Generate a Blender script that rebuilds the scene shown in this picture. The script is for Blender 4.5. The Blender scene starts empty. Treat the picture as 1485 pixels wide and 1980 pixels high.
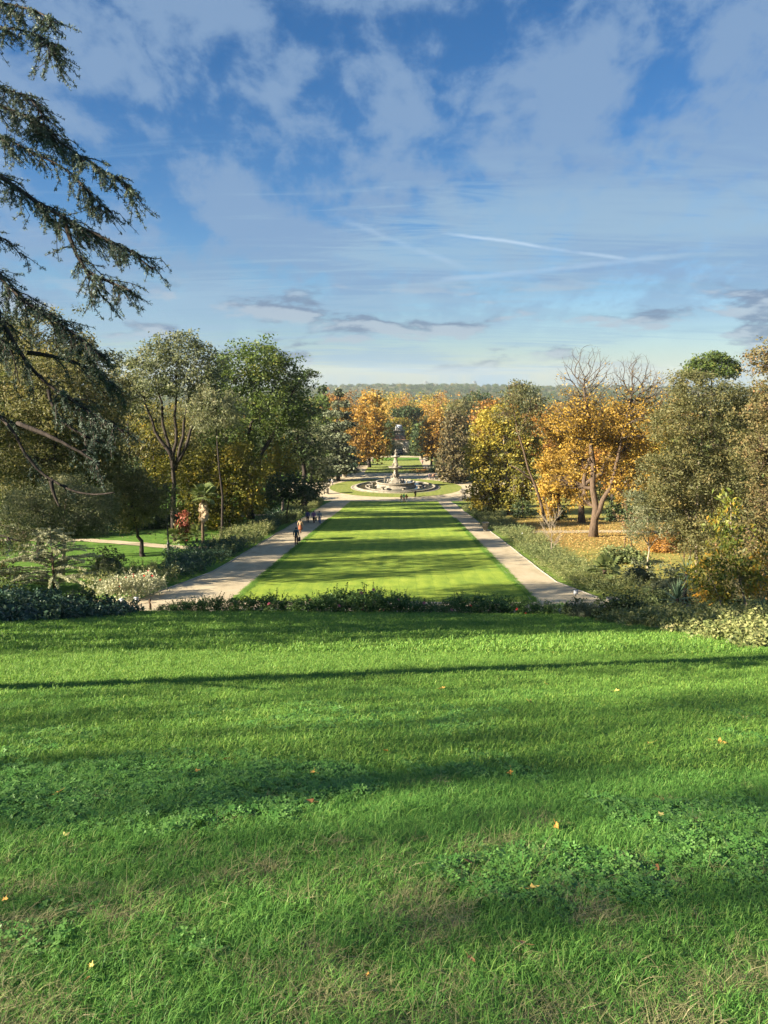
import bpy, math, random, time
import numpy as np
from mathutils import Vector, Matrix

T0 = time.time()
random.seed(7)
RNG = np.random.default_rng(11)
sc = bpy.context.scene
COL = sc.collection
R = math.radians

# ------------------------------------------------------------------ camera
CAM = Vector((0.8, 0.0, 0.0))
PITCH, YAW = R(10.1), R(1.06)
FPX = 1487.0
cd = bpy.data.cameras.new("camera")
cd.sensor_fit = 'VERTICAL'
cd.sensor_height = 24.0
cd.lens = 24.0 * FPX / 1980.0
cd.clip_start = 0.05
cd.clip_end = 20000
cam = bpy.data.objects.new("camera", cd)
cam.location = CAM
cam.rotation_euler = (R(90) - PITCH, 0, YAW)
COL.objects.link(cam)
sc.camera = cam
sc.render.resolution_x, sc.render.resolution_y = 768, 1024

# ------------------------------------------------------------------ light
SUN_EL, SUN_BACK = R(23.5), R(22)          # low sun from the left, a little behind the camera
SUN_STRENGTH, SKY_STRENGTH, EXPOSURE = 5.0, 0.10, 2.1
sdir = Vector((-math.cos(SUN_EL) * math.cos(SUN_BACK), -math.cos(SUN_EL) * math.sin(SUN_BACK), math.sin(SUN_EL)))
sl = bpy.data.lights.new("sun", 'SUN')
sl.energy = SUN_STRENGTH
sl.angle = R(0.5)
sl.color = (1.0, 0.88, 0.68)
so = bpy.data.objects.new("sun", sl)
so.rotation_euler = sdir.to_track_quat('Z', 'Y').to_euler()
so.location = (-60, -20, 60)
COL.objects.link(so)
vs = sc.view_settings
vs.view_transform = 'Standard'
vs.look = 'None'
vs.exposure = EXPOSURE
vs.gamma = 1.0
vs.use_curve_mapping = False
cy = sc.cycles
cy.max_bounces = 6
cy.diffuse_bounces = 4
cy.glossy_bounces = 2
cy.transmission_bounces = 4
cy.transparent_max_bounces = 6
cy.volume_bounces = 0
cy.use_denoising = True
cy.caustics_reflective = False
cy.caustics_refractive = False


def ray(px, py):
    """direction (unit forward Y) of a photograph pixel"""
    v = Matrix.Rotation(YAW, 3, 'Z') @ Matrix.Rotation(R(90) - PITCH, 3, 'X') @ Vector(((px - 742.5) / FPX, (990 - py) / FPX, -1.0))
    return v / v.y


# ------------------------------------------------------------------ node helpers
def new_mat(name):
    m = bpy.data.materials.new(name)
    m.use_nodes = True
    nt = m.node_tree
    nt.nodes.clear()
    return m, nt


def nd(nt, t, **kw):
    n = nt.nodes.new(t)
    for k, v in kw.items():
        if k == 'op':
            n.operation = v
        elif k == 'inp':
            for kk, vv in v.items():
                n.inputs[kk].default_value = vv
        else:
            setattr(n, k, v)
    return n


def lk(nt, a, b):
    nt.links.new(a, b)


def mth(nt, op, a, b=None, clamp=False):
    n = nt.nodes.new('ShaderNodeMath')
    n.operation = op
    n.use_clamp = clamp
    for i, v in enumerate((a, b)):
        if v is None:
            continue
        if isinstance(v, (int, float)):
            n.inputs[i].default_value = v
        else:
            nt.links.new(v, n.inputs[i])
    return n.outputs[0]


def mixc(nt, fac, a, b, blend='MIX'):
    n = nt.nodes.new('ShaderNodeMix')
    n.data_type = 'RGBA'
    n.blend_type = blend
    for idx, v in ((0, fac), (6, a), (7, b)):
        if isinstance(v, (int, float)):
            n.inputs[idx].default_value = v
        elif isinstance(v, tuple):
            n.inputs[idx].default_value = (v[0], v[1], v[2], 1)
        else:
            nt.links.new(v, n.inputs[idx])
    return n.outputs[2]


def ramp(nt, fac, stops, interp='LINEAR'):
    n = nt.nodes.new('ShaderNodeValToRGB')
    cr = n.color_ramp
    cr.interpolation = interp
    while len(cr.elements) < len(stops):
        cr.elements.new(0.5)
    for e, (p, c) in zip(cr.elements, stops):
        e.position = p
        e.color = (c[0], c[1], c[2], 1) if isinstance(c, tuple) else (c, c, c, 1)
    nt.links.new(fac, n.inputs[0])
    return n.outputs[0]


def noise(nt, vec, scale, detail=4, rough=0.55, dist=0.0):
    n = nt.nodes.new('ShaderNodeTexNoise')
    n.inputs['Scale'].default_value = scale
    n.inputs['Detail'].default_value = detail
    n.inputs['Roughness'].default_value = rough
    n.inputs['Distortion'].default_value = dist
    nt.links.new(vec, n.inputs['Vector'])
    return n.outputs[0]


def mapping(nt, vec, scale=(1, 1, 1), rot=(0, 0, 0), loc=(0, 0, 0)):
    n = nt.nodes.new('ShaderNodeMapping')
    n.inputs['Scale'].default_value = scale
    n.inputs['Rotation'].default_value = rot
    n.inputs['Location'].default_value = loc
    nt.links.new(vec, n.inputs['Vector'])
    return n.outputs[0]


def smooth(nt, v, lo, hi):
    n = nt.nodes.new('ShaderNodeMapRange')
    n.interpolation_type = 'SMOOTHSTEP'
    n.inputs[1].default_value = lo
    n.inputs[2].default_value = hi
    nt.links.new(v, n.inputs[0])
    return n.outputs[0]


# ------------------------------------------------------------------ world: Nishita sky with a cloud deck
def build_world():
    w = bpy.data.worlds.new("World")
    sc.world = w
    w.use_nodes = True
    nt = w.node_tree
    nt.nodes.clear()
    sky = nd(nt, 'ShaderNodeTexSky', sky_type='NISHITA')
    sky.sun_disc = False
    sky.sun_elevation = SUN_EL
    sky.sun_rotation = R(270) - SUN_BACK
    sky.altitude = 600
    sky.air_density = 1.0
    sky.dust_density = 0.0
    sky.ozone_density = 2.5
    hs = nd(nt, 'ShaderNodeHueSaturation', inp={'Saturation': 1.28, 'Value': SKY_VALUE})
    lk(nt, sky.outputs[0], hs.inputs['Color'])
    base = mixc(nt, 1.0, hs.outputs[0], (0.85, 0.88, 0.98), 'MULTIPLY')
    tc = nd(nt, 'ShaderNodeTexCoord')
    g = tc.outputs['Generated']
    sep = nd(nt, 'ShaderNodeSeparateXYZ')
    lk(nt, g, sep.inputs[0])
    X, Y, Z = sep.outputs
    zc = mth(nt, 'ADD', mth(nt, 'MAXIMUM', Z, 0.0), 0.10)
    comb = nd(nt, 'ShaderNodeCombineXYZ')
    lk(nt, mth(nt, 'DIVIDE', X, zc), comb.inputs[0])
    lk(nt, mth(nt, 'DIVIDE', Y, zc), comb.inputs[1])
    P = comb.outputs[0]
    # 1. broken veil of soft puffs
    zq = mth(nt, 'ADD', mth(nt, 'MAXIMUM', Z, 0.0), 0.42)
    cq = nd(nt, 'ShaderNodeCombineXYZ')
    lk(nt, mth(nt, 'DIVIDE', X, zq), cq.inputs[0])
    lk(nt, mth(nt, 'DIVIDE', Y, zq), cq.inputs[1])
    Q = cq.outputs[0]
    n1 = noise(nt, mapping(nt, Q, scale=(1, .75, 1), loc=(2.9, 0.45, 0)), 5.6, 12, 0.60, 0.2)
    n1b = noise(nt, mapping(nt, Q, loc=(7.1, 3.2, 0)), 1.9, 2, 0.5)
    n1f = noise(nt, mapping(nt, Q, scale=(1, .7, 1), loc=(5.1, 1.7, 0)), 17.0, 8, 0.62, 0.4)
    n1 = mth(nt, 'ADD', n1, mth(nt, 'MULTIPLY', mth(nt, 'SUBTRACT', n1f, 0.5), 0.30))
    v1 = mth(nt, 'ADD', n1, mth(nt, 'MULTIPLY', mth(nt, 'SUBTRACT', n1b, 0.5), 0.40))
    m1 = smooth(nt, v1, 0.37, 0.56)
    fade1 = smooth(nt, Z, 0.02, 0.12)
    m1 = mth(nt, 'MULTIPLY', mth(nt, 'MULTIPLY', m1, fade1), 0.80)
    # 2. cirrus streaks fanning out low in the sky
    pc = mapping(nt, P, scale=(0.55, 2.6, 1), rot=(0, 0, R(-24)))
    n2 = noise(nt, pc, 1.7, 11, 0.68, 1.0)
    n2b = noise(nt, mapping(nt, P, loc=(1.0, 9.0, 0)), 0.45, 2, 0.5)
    m2 = smooth(nt, mth(nt, 'ADD', n2, mth(nt, 'MULTIPLY', mth(nt, 'SUBTRACT', n2b, 0.45), 0.9)), 0.46, 0.74)
    lowband = mth(nt, 'SUBTRACT', 1.0, smooth(nt, Z, 0.16, 0.30))
    m2 = mth(nt, 'MULTIPLY', mth(nt, 'MULTIPLY', m2, lowband), 0.78)
    # 3. pale layered haze towards the horizon
    pl = mapping(nt, g, scale=(2.0, 2.0, 38))
    n3 = noise(nt, pl, 1.0, 5, 0.55, 0.3)
    m3 = mth(nt, 'MULTIPLY', smooth(nt, n3, 0.40, 0.70), mth(nt, 'SUBTRACT', 1.0, smooth(nt, Z, 0.05, 0.22)))
    m3 = mth(nt, 'MULTIPLY', m3, 0.5)
    m3 = mth(nt, 'MAXIMUM', m3, mth(nt, 'MULTIPLY', mth(nt, 'SUBTRACT', 1.0, smooth(nt, Z, -0.02, 0.13)), 0.5))
    # 4. small grey cumulus just over the horizon
    pk = mapping(nt, g, scale=(9.5, 9.5, 34), loc=(3.35, 1.1, 0.2))
    n4 = noise(nt, pk, 1.0, 7, 0.55, 0.2)
    pk2 = mapping(nt, g, scale=(9.5, 9.5, 34), loc=(3.30, 1.08, -0.22))
    n4u = noise(nt, pk2, 1.0, 7, 0.55, 0.2)
    band = mth(nt, 'MULTIPLY', smooth(nt, Z, -0.01, 0.03), mth(nt, 'SUBTRACT', 1.0, smooth(nt, Z, 0.085, 0.125)))
    m4 = mth(nt, 'MULTIPLY', smooth(nt, n4, 0.50, 0.60), band)
    lit4 = smooth(nt, mth(nt, 'SUBTRACT', n4, n4u), -0.02, 0.10)
    # 5. contrails
    def trail(pa, pb, width, amt):
        a, b = ray(*pa).normalized(), ray(*pb).normalized()
        nrm = a.cross(b).normalized()
        mid = (a + b).normalized()
        wob = noise(nt, mapping(nt, g, loc=(pa[0] * .01, 0, 0)), 14, 4, 0.6)
        d = nd(nt, 'ShaderNodeVectorMath', op='DOT_PRODUCT')
        d.inputs[1].default_value = nrm
        lk(nt, g, d.inputs[0])
        e = nd(nt, 'ShaderNodeVectorMath', op='DOT_PRODUCT')
        e.inputs[1].default_value = mid
        lk(nt, g, e.inputs[0])
        dd = mth(nt, 'ADD', d.outputs['Value'], mth(nt, 'MULTIPLY', mth(nt, 'SUBTRACT', wob, 0.5), width * 1.6))
        prof = mth(nt, 'SUBTRACT', 1.0, smooth(nt, mth(nt, 'ABSOLUTE', dd), 0.0, width))
        ln = smooth(nt, e.outputs['Value'], mid.dot(a) - 0.002, mid.dot(a) + 0.004)
        fine = smooth(nt, wob, 0.25, 0.6)
        return mth(nt, 'MULTIPLY', mth(nt, 'MULTIPLY', mth(nt, 'MULTIPLY', prof, ln), fine), amt)
    m5 = trail((865, 452), (1265, 508), 0.0032, 0.95)
    m6 = trail((840, 545), (1330, 492), 0.0050, 0.40)
    m7 = trail((640, 415), (900, 520), 0.0060, 0.35)
    mt = mth(nt, 'MAXIMUM', m5, mth(nt, 'MAXIMUM', m6, m7))
    k = SKY_VALUE
    c = mixc(nt, m1, base, tuple(k * v for v in (2.05, 3.1, 4.65)))
    c = mixc(nt, m3, c, tuple(k * v for v in (2.0, 3.5, 4.7)))
    c = mixc(nt, m2, c, tuple(k * v for v in (2.7, 4.05, 5.3)))
    c = mixc(nt, mt, c, tuple(k * v for v in (3.9, 5.2, 6.6)))
    cum = mixc(nt, lit4, tuple(k * v for v in (1.5, 2.0, 3.0)), tuple(k * v for v in (3.6, 4.2, 4.9)))
    c = mixc(nt, mth(nt, 'MULTIPLY', m4, 0.75), c, cum)
    bg = nd(nt, 'ShaderNodeBackground', inp={'Strength': SKY_STRENGTH})
    lk(nt, c, bg.inputs[0])
    out = nd(nt, 'ShaderNodeOutputWorld')
    lk(nt, bg.outputs[0], out.inputs[0])
    w.cycles.sampling_method = 'MANUAL'
    w.cycles.sample_map_resolution = 512


SKY_VALUE = 0.305
build_world()

# ------------------------------------------------------------------ terrain profile
_kn = [(-200, 22), (-60, 12.0), (-12, 1.55), (0, -1.6), (38, -12.12), (41.5, -13.02), (155, -25.47), (165, -26.8), (212, -26.9), (276, -30.4), (330, -31.5), (402, -34)]
_ys = np.arange(-200, 400.25, 0.25)
_zs = np.interp(_ys, [k[0] for k in _kn], [k[1] for k in _kn])
_ker = np.ones(13) / 13
_pad = np.concatenate([np.full(12, _zs[0]), _zs, np.full(12, _zs[-1])])
_zs = np.convolve(np.convolve(_pad, _ker, 'same'), _ker, 'same')[12:-12]
_far = [(420, -35), (500, -39), (900, -48), (1500, -60), (2200, -58), (2800, -52), (3200, -50), (4200, -75), (9000, -200)]
_ys = np.concatenate([_ys[:-20], [f[0] for f in _far]])
_zs = np.concatenate([_zs[:-20], [f[1] for f in _far]])


def H(x, y):
    x = np.asarray(x, float)
    y = np.asarray(y, float)
    z = np.interp(y, _ys, _zs)
    k = np.clip((y - 600) / 1500, 0, 1)
    z = z + k * (5 * np.sin(x / 310 + 1.0) + 4 * np.sin(x / 143 + y / 400) + 3 * np.sin(x / 77 + y / 210 + 2) + 4 * np.sin(y / 330))
    return z


def Hs(x, y):
    return float(H(x, y))


def P(px, py):
    """ground point seen at a photograph pixel"""
    r = ray(px, py)
    lo, hi = 0.3, None
    y = 0.3
    while y < 6000:
        p = CAM + r * y
        if p.z < Hs(p.x, p.y):
            hi = y
            break
        lo = y
        y *= 1.03
    if hi is None:
        return CAM + r * 3000
    for _ in range(30):
        m = (lo + hi) / 2
        p = CAM + r * m
        if p.z < Hs(p.x, p.y):
            hi = m
        else:
            lo = m
    p = CAM + r * lo
    return Vector((p.x, p.y, Hs(p.x, p.y)))


def at(px, py, d):
    return CAM + ray(px, py) * d


def pxm(d):
    """metres per photograph pixel at distance d"""
    return d * 1.02 / FPX


# ------------------------------------------------------------------ object helpers
def link(o, parent=None):
    COL.objects.link(o)
    if parent is not None:
        o.parent = parent
    return o


def tag(o, label=None, cat=None, group=None, kind=None):
    if label:
        o['label'] = label
    if cat:
        o['category'] = cat
    if group:
        o['group'] = group
    if kind:
        o['kind'] = kind
    return o


def empty(name, loc, label, cat, group=None, rz=0.0):
    o = bpy.data.objects.new(name, None)
    o.empty_display_size = 0.3
    o.location = loc
    o.rotation_euler = (0, 0, rz)
    COL.objects.link(o)
    return tag(o, label, cat, group)


class MB:
    """mesh builder: collects vertices, faces (tri or quad), per face tint"""
    def __init__(self):
        self.V, self.F, self.T, self.n = [], [], [], 0

    def add(self, V, F, tint=0.5):
        V = np.asarray(V, float).reshape(-1, 3)
        F = np.asarray(F, int)
        self.V.append(V)
        self.F.append(F + self.n)
        self.T.append(np.broadcast_to(np.asarray(tint, float), (len(F),)))
        self.n += len(V)

    def mesh(self, name, mat=None, smooth=False):
        me = bpy.data.meshes.new(name)
        if not self.V:
            return me
        V = np.concatenate(self.V)
        me.vertices.add(len(V))
        me.vertices.foreach_set('co', V.astype(np.float32).ravel())
        cnt = np.concatenate([np.full(len(f), f.shape[1]) for f in self.F])
        loops = np.concatenate([f.ravel() for f in self.F])
        me.loops.add(len(loops))
        me.loops.foreach_set('vertex_index', loops.astype(np.int32))
        me.polygons.add(len(cnt))
        st = np.concatenate([[0], np.cumsum(cnt)[:-1]])
        me.polygons.foreach_set('loop_start', st.astype(np.int32))
        if smooth:
            me.polygons.foreach_set('use_smooth', np.ones(len(cnt), bool))
        a = me.attributes.new('tint', 'FLOAT', 'FACE')
        a.data.foreach_set('value', np.concatenate(self.T).astype(np.float32))
        me.update(calc_edges=True)
        if mat:
            me.materials.append(mat)
        return me

    def obj(self, name, mat, parent=None, smooth=False):
        o = bpy.data.objects.new(name, self.mesh(name, mat, smooth))
        return link(o, parent)

    # -------- shapes
    def box(self, c, s, rz=0.0, tint=0.5, taper=1.0):
        x, y, z = s[0] / 2, s[1] / 2, s[2] / 2
        v = np.array([(-x, -y, -z), (x, -y, -z), (x, y, -z), (-x, y, -z), (-x * taper, -y * taper, z), (x * taper, -y * taper, z), (x * taper, y * taper, z), (-x * taper, y * taper, z)])
        ca, sa = math.cos(rz), math.sin(rz)
        v = np.stack([v[:, 0] * ca - v[:, 1] * sa, v[:, 0] * sa + v[:, 1] * ca, v[:, 2]], 1) + np.asarray(c, float)
        self.add(v, [(0, 3, 2, 1), (4, 5, 6, 7), (0, 1, 5, 4), (1, 2, 6, 5), (2, 3, 7, 6), (3, 0, 4, 7)], tint)

    def tube(self, pts, rad, sides=6, cap=True, tint=0.5):
        pts = np.asarray(pts, float).reshape(-1, 3)
        n = len(pts)
        rad = np.broadcast_to(np.asarray(rad, float), (n,))
        tan = np.gradient(pts, axis=0) if n > 1 else np.array([[0, 0, 1.0]])
        tan /= np.linalg.norm(tan, axis=1, keepdims=True) + 1e-9
        ref = np.array([0.0, 0, 1]) if abs(tan[:, 2].mean()) < 0.8 else np.array([1.0, 0, 0])
        u = np.cross(tan, ref)
        u /= np.linalg.norm(u, axis=1, keepdims=True) + 1e-9
        w = np.cross(tan, u)
        a = np.arange(sides) * 2 * np.pi / sides
        V = pts[:, None] + rad[:, None, None] * (np.cos(a)[None, :, None] * u[:, None] + np.sin(a)[None, :, None] * w[:, None])
        i = np.arange(n - 1)[:, None] * sides
        j = np.arange(sides)[None]
        jn = (j + 1) % sides
        F = np.stack([i + j, i + jn, i + sides + jn, i + sides + j], -1).reshape(-1, 4)
        n0 = self.n
        self.add(V, F, tint)
        if cap:
            c0 = np.array([[0, k + 1, k] for k in range(1, sides - 1)])
            for off, f in ((0, c0), ((n - 1) * sides, c0[:, ::-1])):
                self.F.append(f + n0 + off)
                self.T.append(np.full(len(f), tint))

    def twigs(self, A, B, ra, rb, sides=3, tint=0.5):
        A = np.asarray(A, float).reshape(-1, 3)
        B = np.asarray(B, float).reshape(-1, 3)
        n = len(A)
        if n == 0:
            return
        ra = np.broadcast_to(np.asarray(ra, float), (n,))
        rb = np.broadcast_to(np.asarray(rb, float), (n,))
        t = B - A
        t = t / (np.linalg.norm(t, axis=1, keepdims=True) + 1e-9)
        ref = np.where(np.abs(t[:, 2:3]) < 0.8, np.array([[0, 0, 1.0]]), np.array([[1.0, 0, 0]]))
        u = np.cross(t, ref)
        u /= np.linalg.norm(u, axis=1, keepdims=True) + 1e-9
        w = np.cross(t, u)
        a = np.arange(sides) * 2 * np.pi / sides
        ring = np.cos(a)[None, :, None] * u[:, None] + np.sin(a)[None, :, None] * w[:, None]
        V = np.concatenate([A[:, None] + ring * ra[:, None, None], B[:, None] + ring * rb[:, None, None]], 1)
        i = np.arange(n)[:, None] * 2 * sides
        j = np.arange(sides)[None]
        jn = (j + 1) % sides
        F = np.stack([i + j, i + jn, i + sides + jn, i + sides + j], -1).reshape(-1, 4)
        self.add(V, F, tint)

    def lathe(self, prof, c=(0, 0, 0), seg=24, tint=0.5, arc=None):
        prof = np.asarray(prof, float)
        full = arc is None
        a = np.arange(seg) * 2 * np.pi / seg if full else np.linspace(arc[0], arc[1], seg)
        V = np.stack([prof[:, None, 0] * np.cos(a)[None], prof[:, None, 0] * np.sin(a)[None], np.repeat(prof[:, 1:2], seg, 1)], -1) + np.asarray(c, float)
        m = len(prof)
        i = np.arange(m - 1)[:, None] * seg
        j = np.arange(seg if full else seg - 1)[None]
        jn = (j + 1) % seg
        F = np.stack([i + j, i + jn, i + seg + jn, i + seg + j], -1).reshape(-1, 4)
        self.add(V, F, tint)

    def leaves(self, Pn, L, W, rng, droop=0.0, up=0.5, tint=0.5, fold=True):
        """rhombic leaves at points Pn; droop > 0 turns the tips down, up = how much they lie flat"""
        Pn = np.asarray(Pn, float).reshape(-1, 3)
        n = len(Pn)
        if n == 0:
            return
        a = rng.normal(size=(n, 3))
        a[:, 2] = a[:, 2] * (1 - up * 0.6) - droop
        a /= np.linalg.norm(a, axis=1, keepdims=True) + 1e-9
        r2 = rng.normal(size=(n, 3))
        r2[:, 2] += up * 2.0
        b = np.cross(a, r2)
        b /= np.linalg.norm(b, axis=1, keepdims=True) + 1e-9
        s = rng.uniform(0.65, 1.35, (n, 1))
        a = a * s * L / 2
        b = b * s * W / 2
        V = np.stack([Pn - a, Pn + b - a * 0.15, Pn + a, Pn - b - a * 0.15], 1)
        F = np.arange(n * 4).reshape(n, 4)
        self.add(V, F, tint)


def simple_mat(name, col, rough=0.7, spec=0.3, var=0.15, scale=8.0, col2=None, bump=0.0, coord='Object', stretch=(1, 1, 1), metal=0.0, detail=5):
    m, nt = new_mat(name)
    tc = nd(nt, 'ShaderNodeTexCoord')
    v = mapping(nt, tc.outputs[coord], scale=stretch)
    n = noise(nt, v, scale, detail, 0.6)
    c2 = col2 or tuple(c * (1 - var * 2) for c in col)
    c1 = tuple(min(1, c * (1 + var)) for c in col)
    col_o = ramp(nt, n, [(0.30, c2), (0.70, c1)])
    b = nd(nt, 'ShaderNodeBsdfPrincipled', inp={'Roughness': rough, 'Metallic': metal})
    b.inputs['Specular IOR Level'].default_value = spec
    lk(nt, col_o, b.inputs['Base Color'])
    if bump:
        bp = nd(nt, 'ShaderNodeBump', inp={'Strength': bump, 'Distance': 0.05})
        lk(nt, n, bp.inputs['Height'])
        lk(nt, bp.outputs[0], b.inputs['Normal'])
    o = nd(nt, 'ShaderNodeOutputMaterial')
    lk(nt, b.outputs[0], o.inputs[0])
    return m


LEAF_GAIN = 1.6


def leaf_mat(name, cols, trans=0.42, rough=0.55, rand=0.12, tw=(1.0, 1.0, 0.7)):
    m, nt = new_mat(name)
    at_ = nd(nt, 'ShaderNodeAttribute', attribute_name='tint')
    oi = nd(nt, 'ShaderNodeObjectInfo')
    f = mth(nt, 'ADD', at_.outputs['Fac'], mth(nt, 'MULTIPLY', mth(nt, 'SUBTRACT', oi.outputs['Random'], 0.5), rand), True)
    cols = [tuple(min(.75, v * LEAF_GAIN) for v in c_) for c_ in cols]
    n = len(cols)
    c = ramp(nt, f, [(i / (n - 1), cols[i]) for i in range(n)])
    b = nd(nt, 'ShaderNodeBsdfPrincipled', inp={'Roughness': rough})
    b.inputs['Specular IOR Level'].default_value = 0.25
    lk(nt, c, b.inputs['Base Color'])
    t = nd(nt, 'ShaderNodeBsdfTranslucent')
    lk(nt, mixc(nt, 1.0, c, tw, 'MULTIPLY'), t.inputs[0])
    mx = nd(nt, 'ShaderNodeMixShader', inp={0: trans})
    lk(nt, b.outputs[0], mx.inputs[1])
    lk(nt, t.outputs[0], mx.inputs[2])
    o = nd(nt, 'ShaderNodeOutputMaterial')
    lk(nt, mx.outputs[0], o.inputs[0])
    return m


# ------------------------------------------------------------------ materials
M = {}
M['bark'] = simple_mat('bark_brown', (0.12, 0.085, 0.06), 0.9, 0.1, 0.3, 3.0, bump=0.6, stretch=(4, 4, 0.8))
M['bark_dark'] = simple_mat('bark_dark', (0.055, 0.045, 0.04), 0.9, 0.1, 0.3, 3.0, bump=0.6, stretch=(4, 4, 0.8))
M['bark_pale'] = simple_mat('bark_pale', (0.30, 0.25, 0.19), 0.9, 0.1, 0.25, 3.0, bump=0.4, stretch=(4, 4, 0.8))
M['bark_twig'] = simple_mat('bark_twig', (0.10, 0.085, 0.075), 0.9, 0.1, 0.2, 3.0)
M['bark_grey'] = simple_mat('bark_grey', (0.20, 0.165, 0.14), 0.9, 0.1, 0.25, 3.0, bump=0.5, stretch=(4, 4, 0.8))
M['olive'] = leaf_mat('foliage_olive', [(0.045, 0.05, 0.022), (0.085, 0.088, 0.036), (0.12, 0.115, 0.05), (0.17, 0.13, 0.05)])
M['greygreen'] = leaf_mat('foliage_greygreen', [(0.05, 0.06, 0.032), (0.085, 0.10, 0.055), (0.13, 0.14, 0.08), (0.18, 0.17, 0.10)])
M['midgreen'] = leaf_mat('foliage_midgreen', [(0.03, 0.05, 0.014), (0.055, 0.085, 0.02), (0.085, 0.115, 0.028), (0.14, 0.13, 0.03)])
M['darkgreen'] = leaf_mat('foliage_darkgreen', [(0.018, 0.032, 0.014), (0.032, 0.05, 0.02), (0.05, 0.07, 0.025), (0.075, 0.085, 0.03)], 0.25)
M['yellowgreen'] = leaf_mat('foliage_yellowgreen', [(0.05, 0.055, 0.012), (0.10, 0.10, 0.018), (0.17, 0.14, 0.022), (0.28, 0.18, 0.03)])
M['gold'] = leaf_mat('foliage_gold', [(0.11, 0.075, 0.02), (0.22, 0.14, 0.026), (0.32, 0.205, 0.036), (0.38, 0.27, 0.06)], 0.4)
M['goldgreen'] = leaf_mat('foliage_goldgreen', [(0.075, 0.08, 0.02), (0.145, 0.135, 0.026), (0.25, 0.20, 0.034), (0.33, 0.255, 0.05)], 0.4)
M['orange'] = leaf_mat('foliage_orange', [(0.11, 0.065, 0.02), (0.20, 0.115, 0.026), (0.28, 0.175, 0.036), (0.33, 0.235, 0.06)], 0.4)
M['rust'] = leaf_mat('foliage_rust', [(0.09, 0.05, 0.02), (0.17, 0.085, 0.022), (0.26, 0.13, 0.025), (0.36, 0.19, 0.03)], 0.35)
M['cedar'] = leaf_mat('foliage_cedar', [(0.05, 0.06, 0.035), (0.085, 0.098, 0.058), (0.12, 0.135, 0.082), (0.16, 0.17, 0.105)], 0.15)
M['needles'] = leaf_mat('foliage_needles', [(0.026, 0.042, 0.034), (0.046, 0.066, 0.05), (0.066, 0.09, 0.067), (0.09, 0.114, 0.083)], 0.15)
M['browncone'] = leaf_mat('foliage_brown_conifer', [(0.04, 0.036, 0.018), (0.075, 0.062, 0.03), (0.115, 0.09, 0.042), (0.16, 0.12, 0.055)], 0.2)
M['redbrown'] = leaf_mat('foliage_redbrown', [(0.05, 0.05, 0.022), (0.085, 0.078, 0.032), (0.12, 0.095, 0.04), (0.17, 0.10, 0.05)], 0.3)
M['silver'] = leaf_mat('foliage_silver', [(0.11, 0.125, 0.075), (0.19, 0.20, 0.125), (0.26, 0.26, 0.17), (0.33, 0.315, 0.21)], 0.2)
M['redvine'] = leaf_mat('foliage_red_vine', [(0.06, 0.06, 0.02), (0.14, 0.04, 0.025), (0.22, 0.065, 0.045), (0.28, 0.13, 0.09)], 0.35)
M['rose'] = leaf_mat('foliage_rose', [(0.03, 0.065, 0.018), (0.055, 0.105, 0.028), (0.085, 0.145, 0.04), (0.14, 0.18, 0.06)], 0.3)
M['ivy'] = leaf_mat('foliage_ivy', [(0.014, 0.032, 0.02), (0.026, 0.052, 0.03), (0.042, 0.074, 0.042), (0.07, 0.10, 0.06)], 0.15, 0.35)
M['shrub'] = leaf_mat('foliage_shrub', [(0.05, 0.07, 0.026), (0.085, 0.108, 0.04), (0.125, 0.145, 0.058), (0.19, 0.19, 0.085)], 0.3)
M['paleshrub'] = leaf_mat('foliage_pale_shrub', [(0.06, 0.08, 0.028), (0.11, 0.128, 0.045), (0.17, 0.175, 0.068), (0.26, 0.24, 0.11)], 0.3)
M['loquat'] = leaf_mat('foliage_yellowing', [(0.05, 0.075, 0.016), (0.10, 0.12, 0.022), (0.20, 0.17, 0.03), (0.42, 0.21, 0.03)], 0.35, 0.4)
M['yucca'] = leaf_mat('foliage_yucca', [(0.025, 0.05, 0.035), (0.045, 0.08, 0.05), (0.075, 0.115, 0.065), (0.13, 0.16, 0.08)], 0.15, 0.4)
M['palm'] = leaf_mat('foliage_palm', [(0.05, 0.075, 0.03), (0.085, 0.115, 0.04), (0.13, 0.15, 0.055), (0.2, 0.19, 0.08)], 0.25, 0.4)
M['thatch'] = leaf_mat('palm_thatch', [(0.16, 0.12, 0.08), (0.25, 0.19, 0.13), (0.34, 0.27, 0.18), (0.42, 0.34, 0.24)], 0.1)
M['petal_pink'] = leaf_mat('petal_pink', [(0.55, 0.08, 0.12), (0.68, 0.16, 0.20), (0.75, 0.28, 0.30)], 0.3)
M['petal_red'] = leaf_mat('petal_red', [(0.50, 0.03, 0.03), (0.60, 0.06, 0.05), (0.66, 0.12, 0.09)], 0.3)
M['blade'] = leaf_mat('grass_blade', [(0.042, 0.115, 0.024), (0.07, 0.175, 0.034), (0.11, 0.225, 0.045), (0.185, 0.265, 0.068)], 0.4, 0.5, 0.35)
M['blade_far'] = leaf_mat('grass_blade_far', [(0.046, 0.11, 0.02), (0.078, 0.165, 0.028), (0.122, 0.215, 0.038), (0.195, 0.255, 0.058)], 0.4, 0.5, 0.3)
M['straw'] = leaf_mat('dry_grass', [(0.07, 0.085, 0.03), (0.125, 0.13, 0.055), (0.195, 0.185, 0.09), (0.28, 0.25, 0.14)], 0.25, 0.6, 0.4)
M['clover'] = leaf_mat('clover', [(0.035, 0.10, 0.022), (0.055, 0.145, 0.03), (0.085, 0.185, 0.042), (0.12, 0.22, 0.06)], 0.3, 0.45, 0.3)
M['litter'] = leaf_mat('leaf_litter', [(0.12, 0.07, 0.022), (0.19, 0.12, 0.035), (0.26, 0.17, 0.055), (0.30, 0.22, 0.09)], 0.2)
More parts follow.
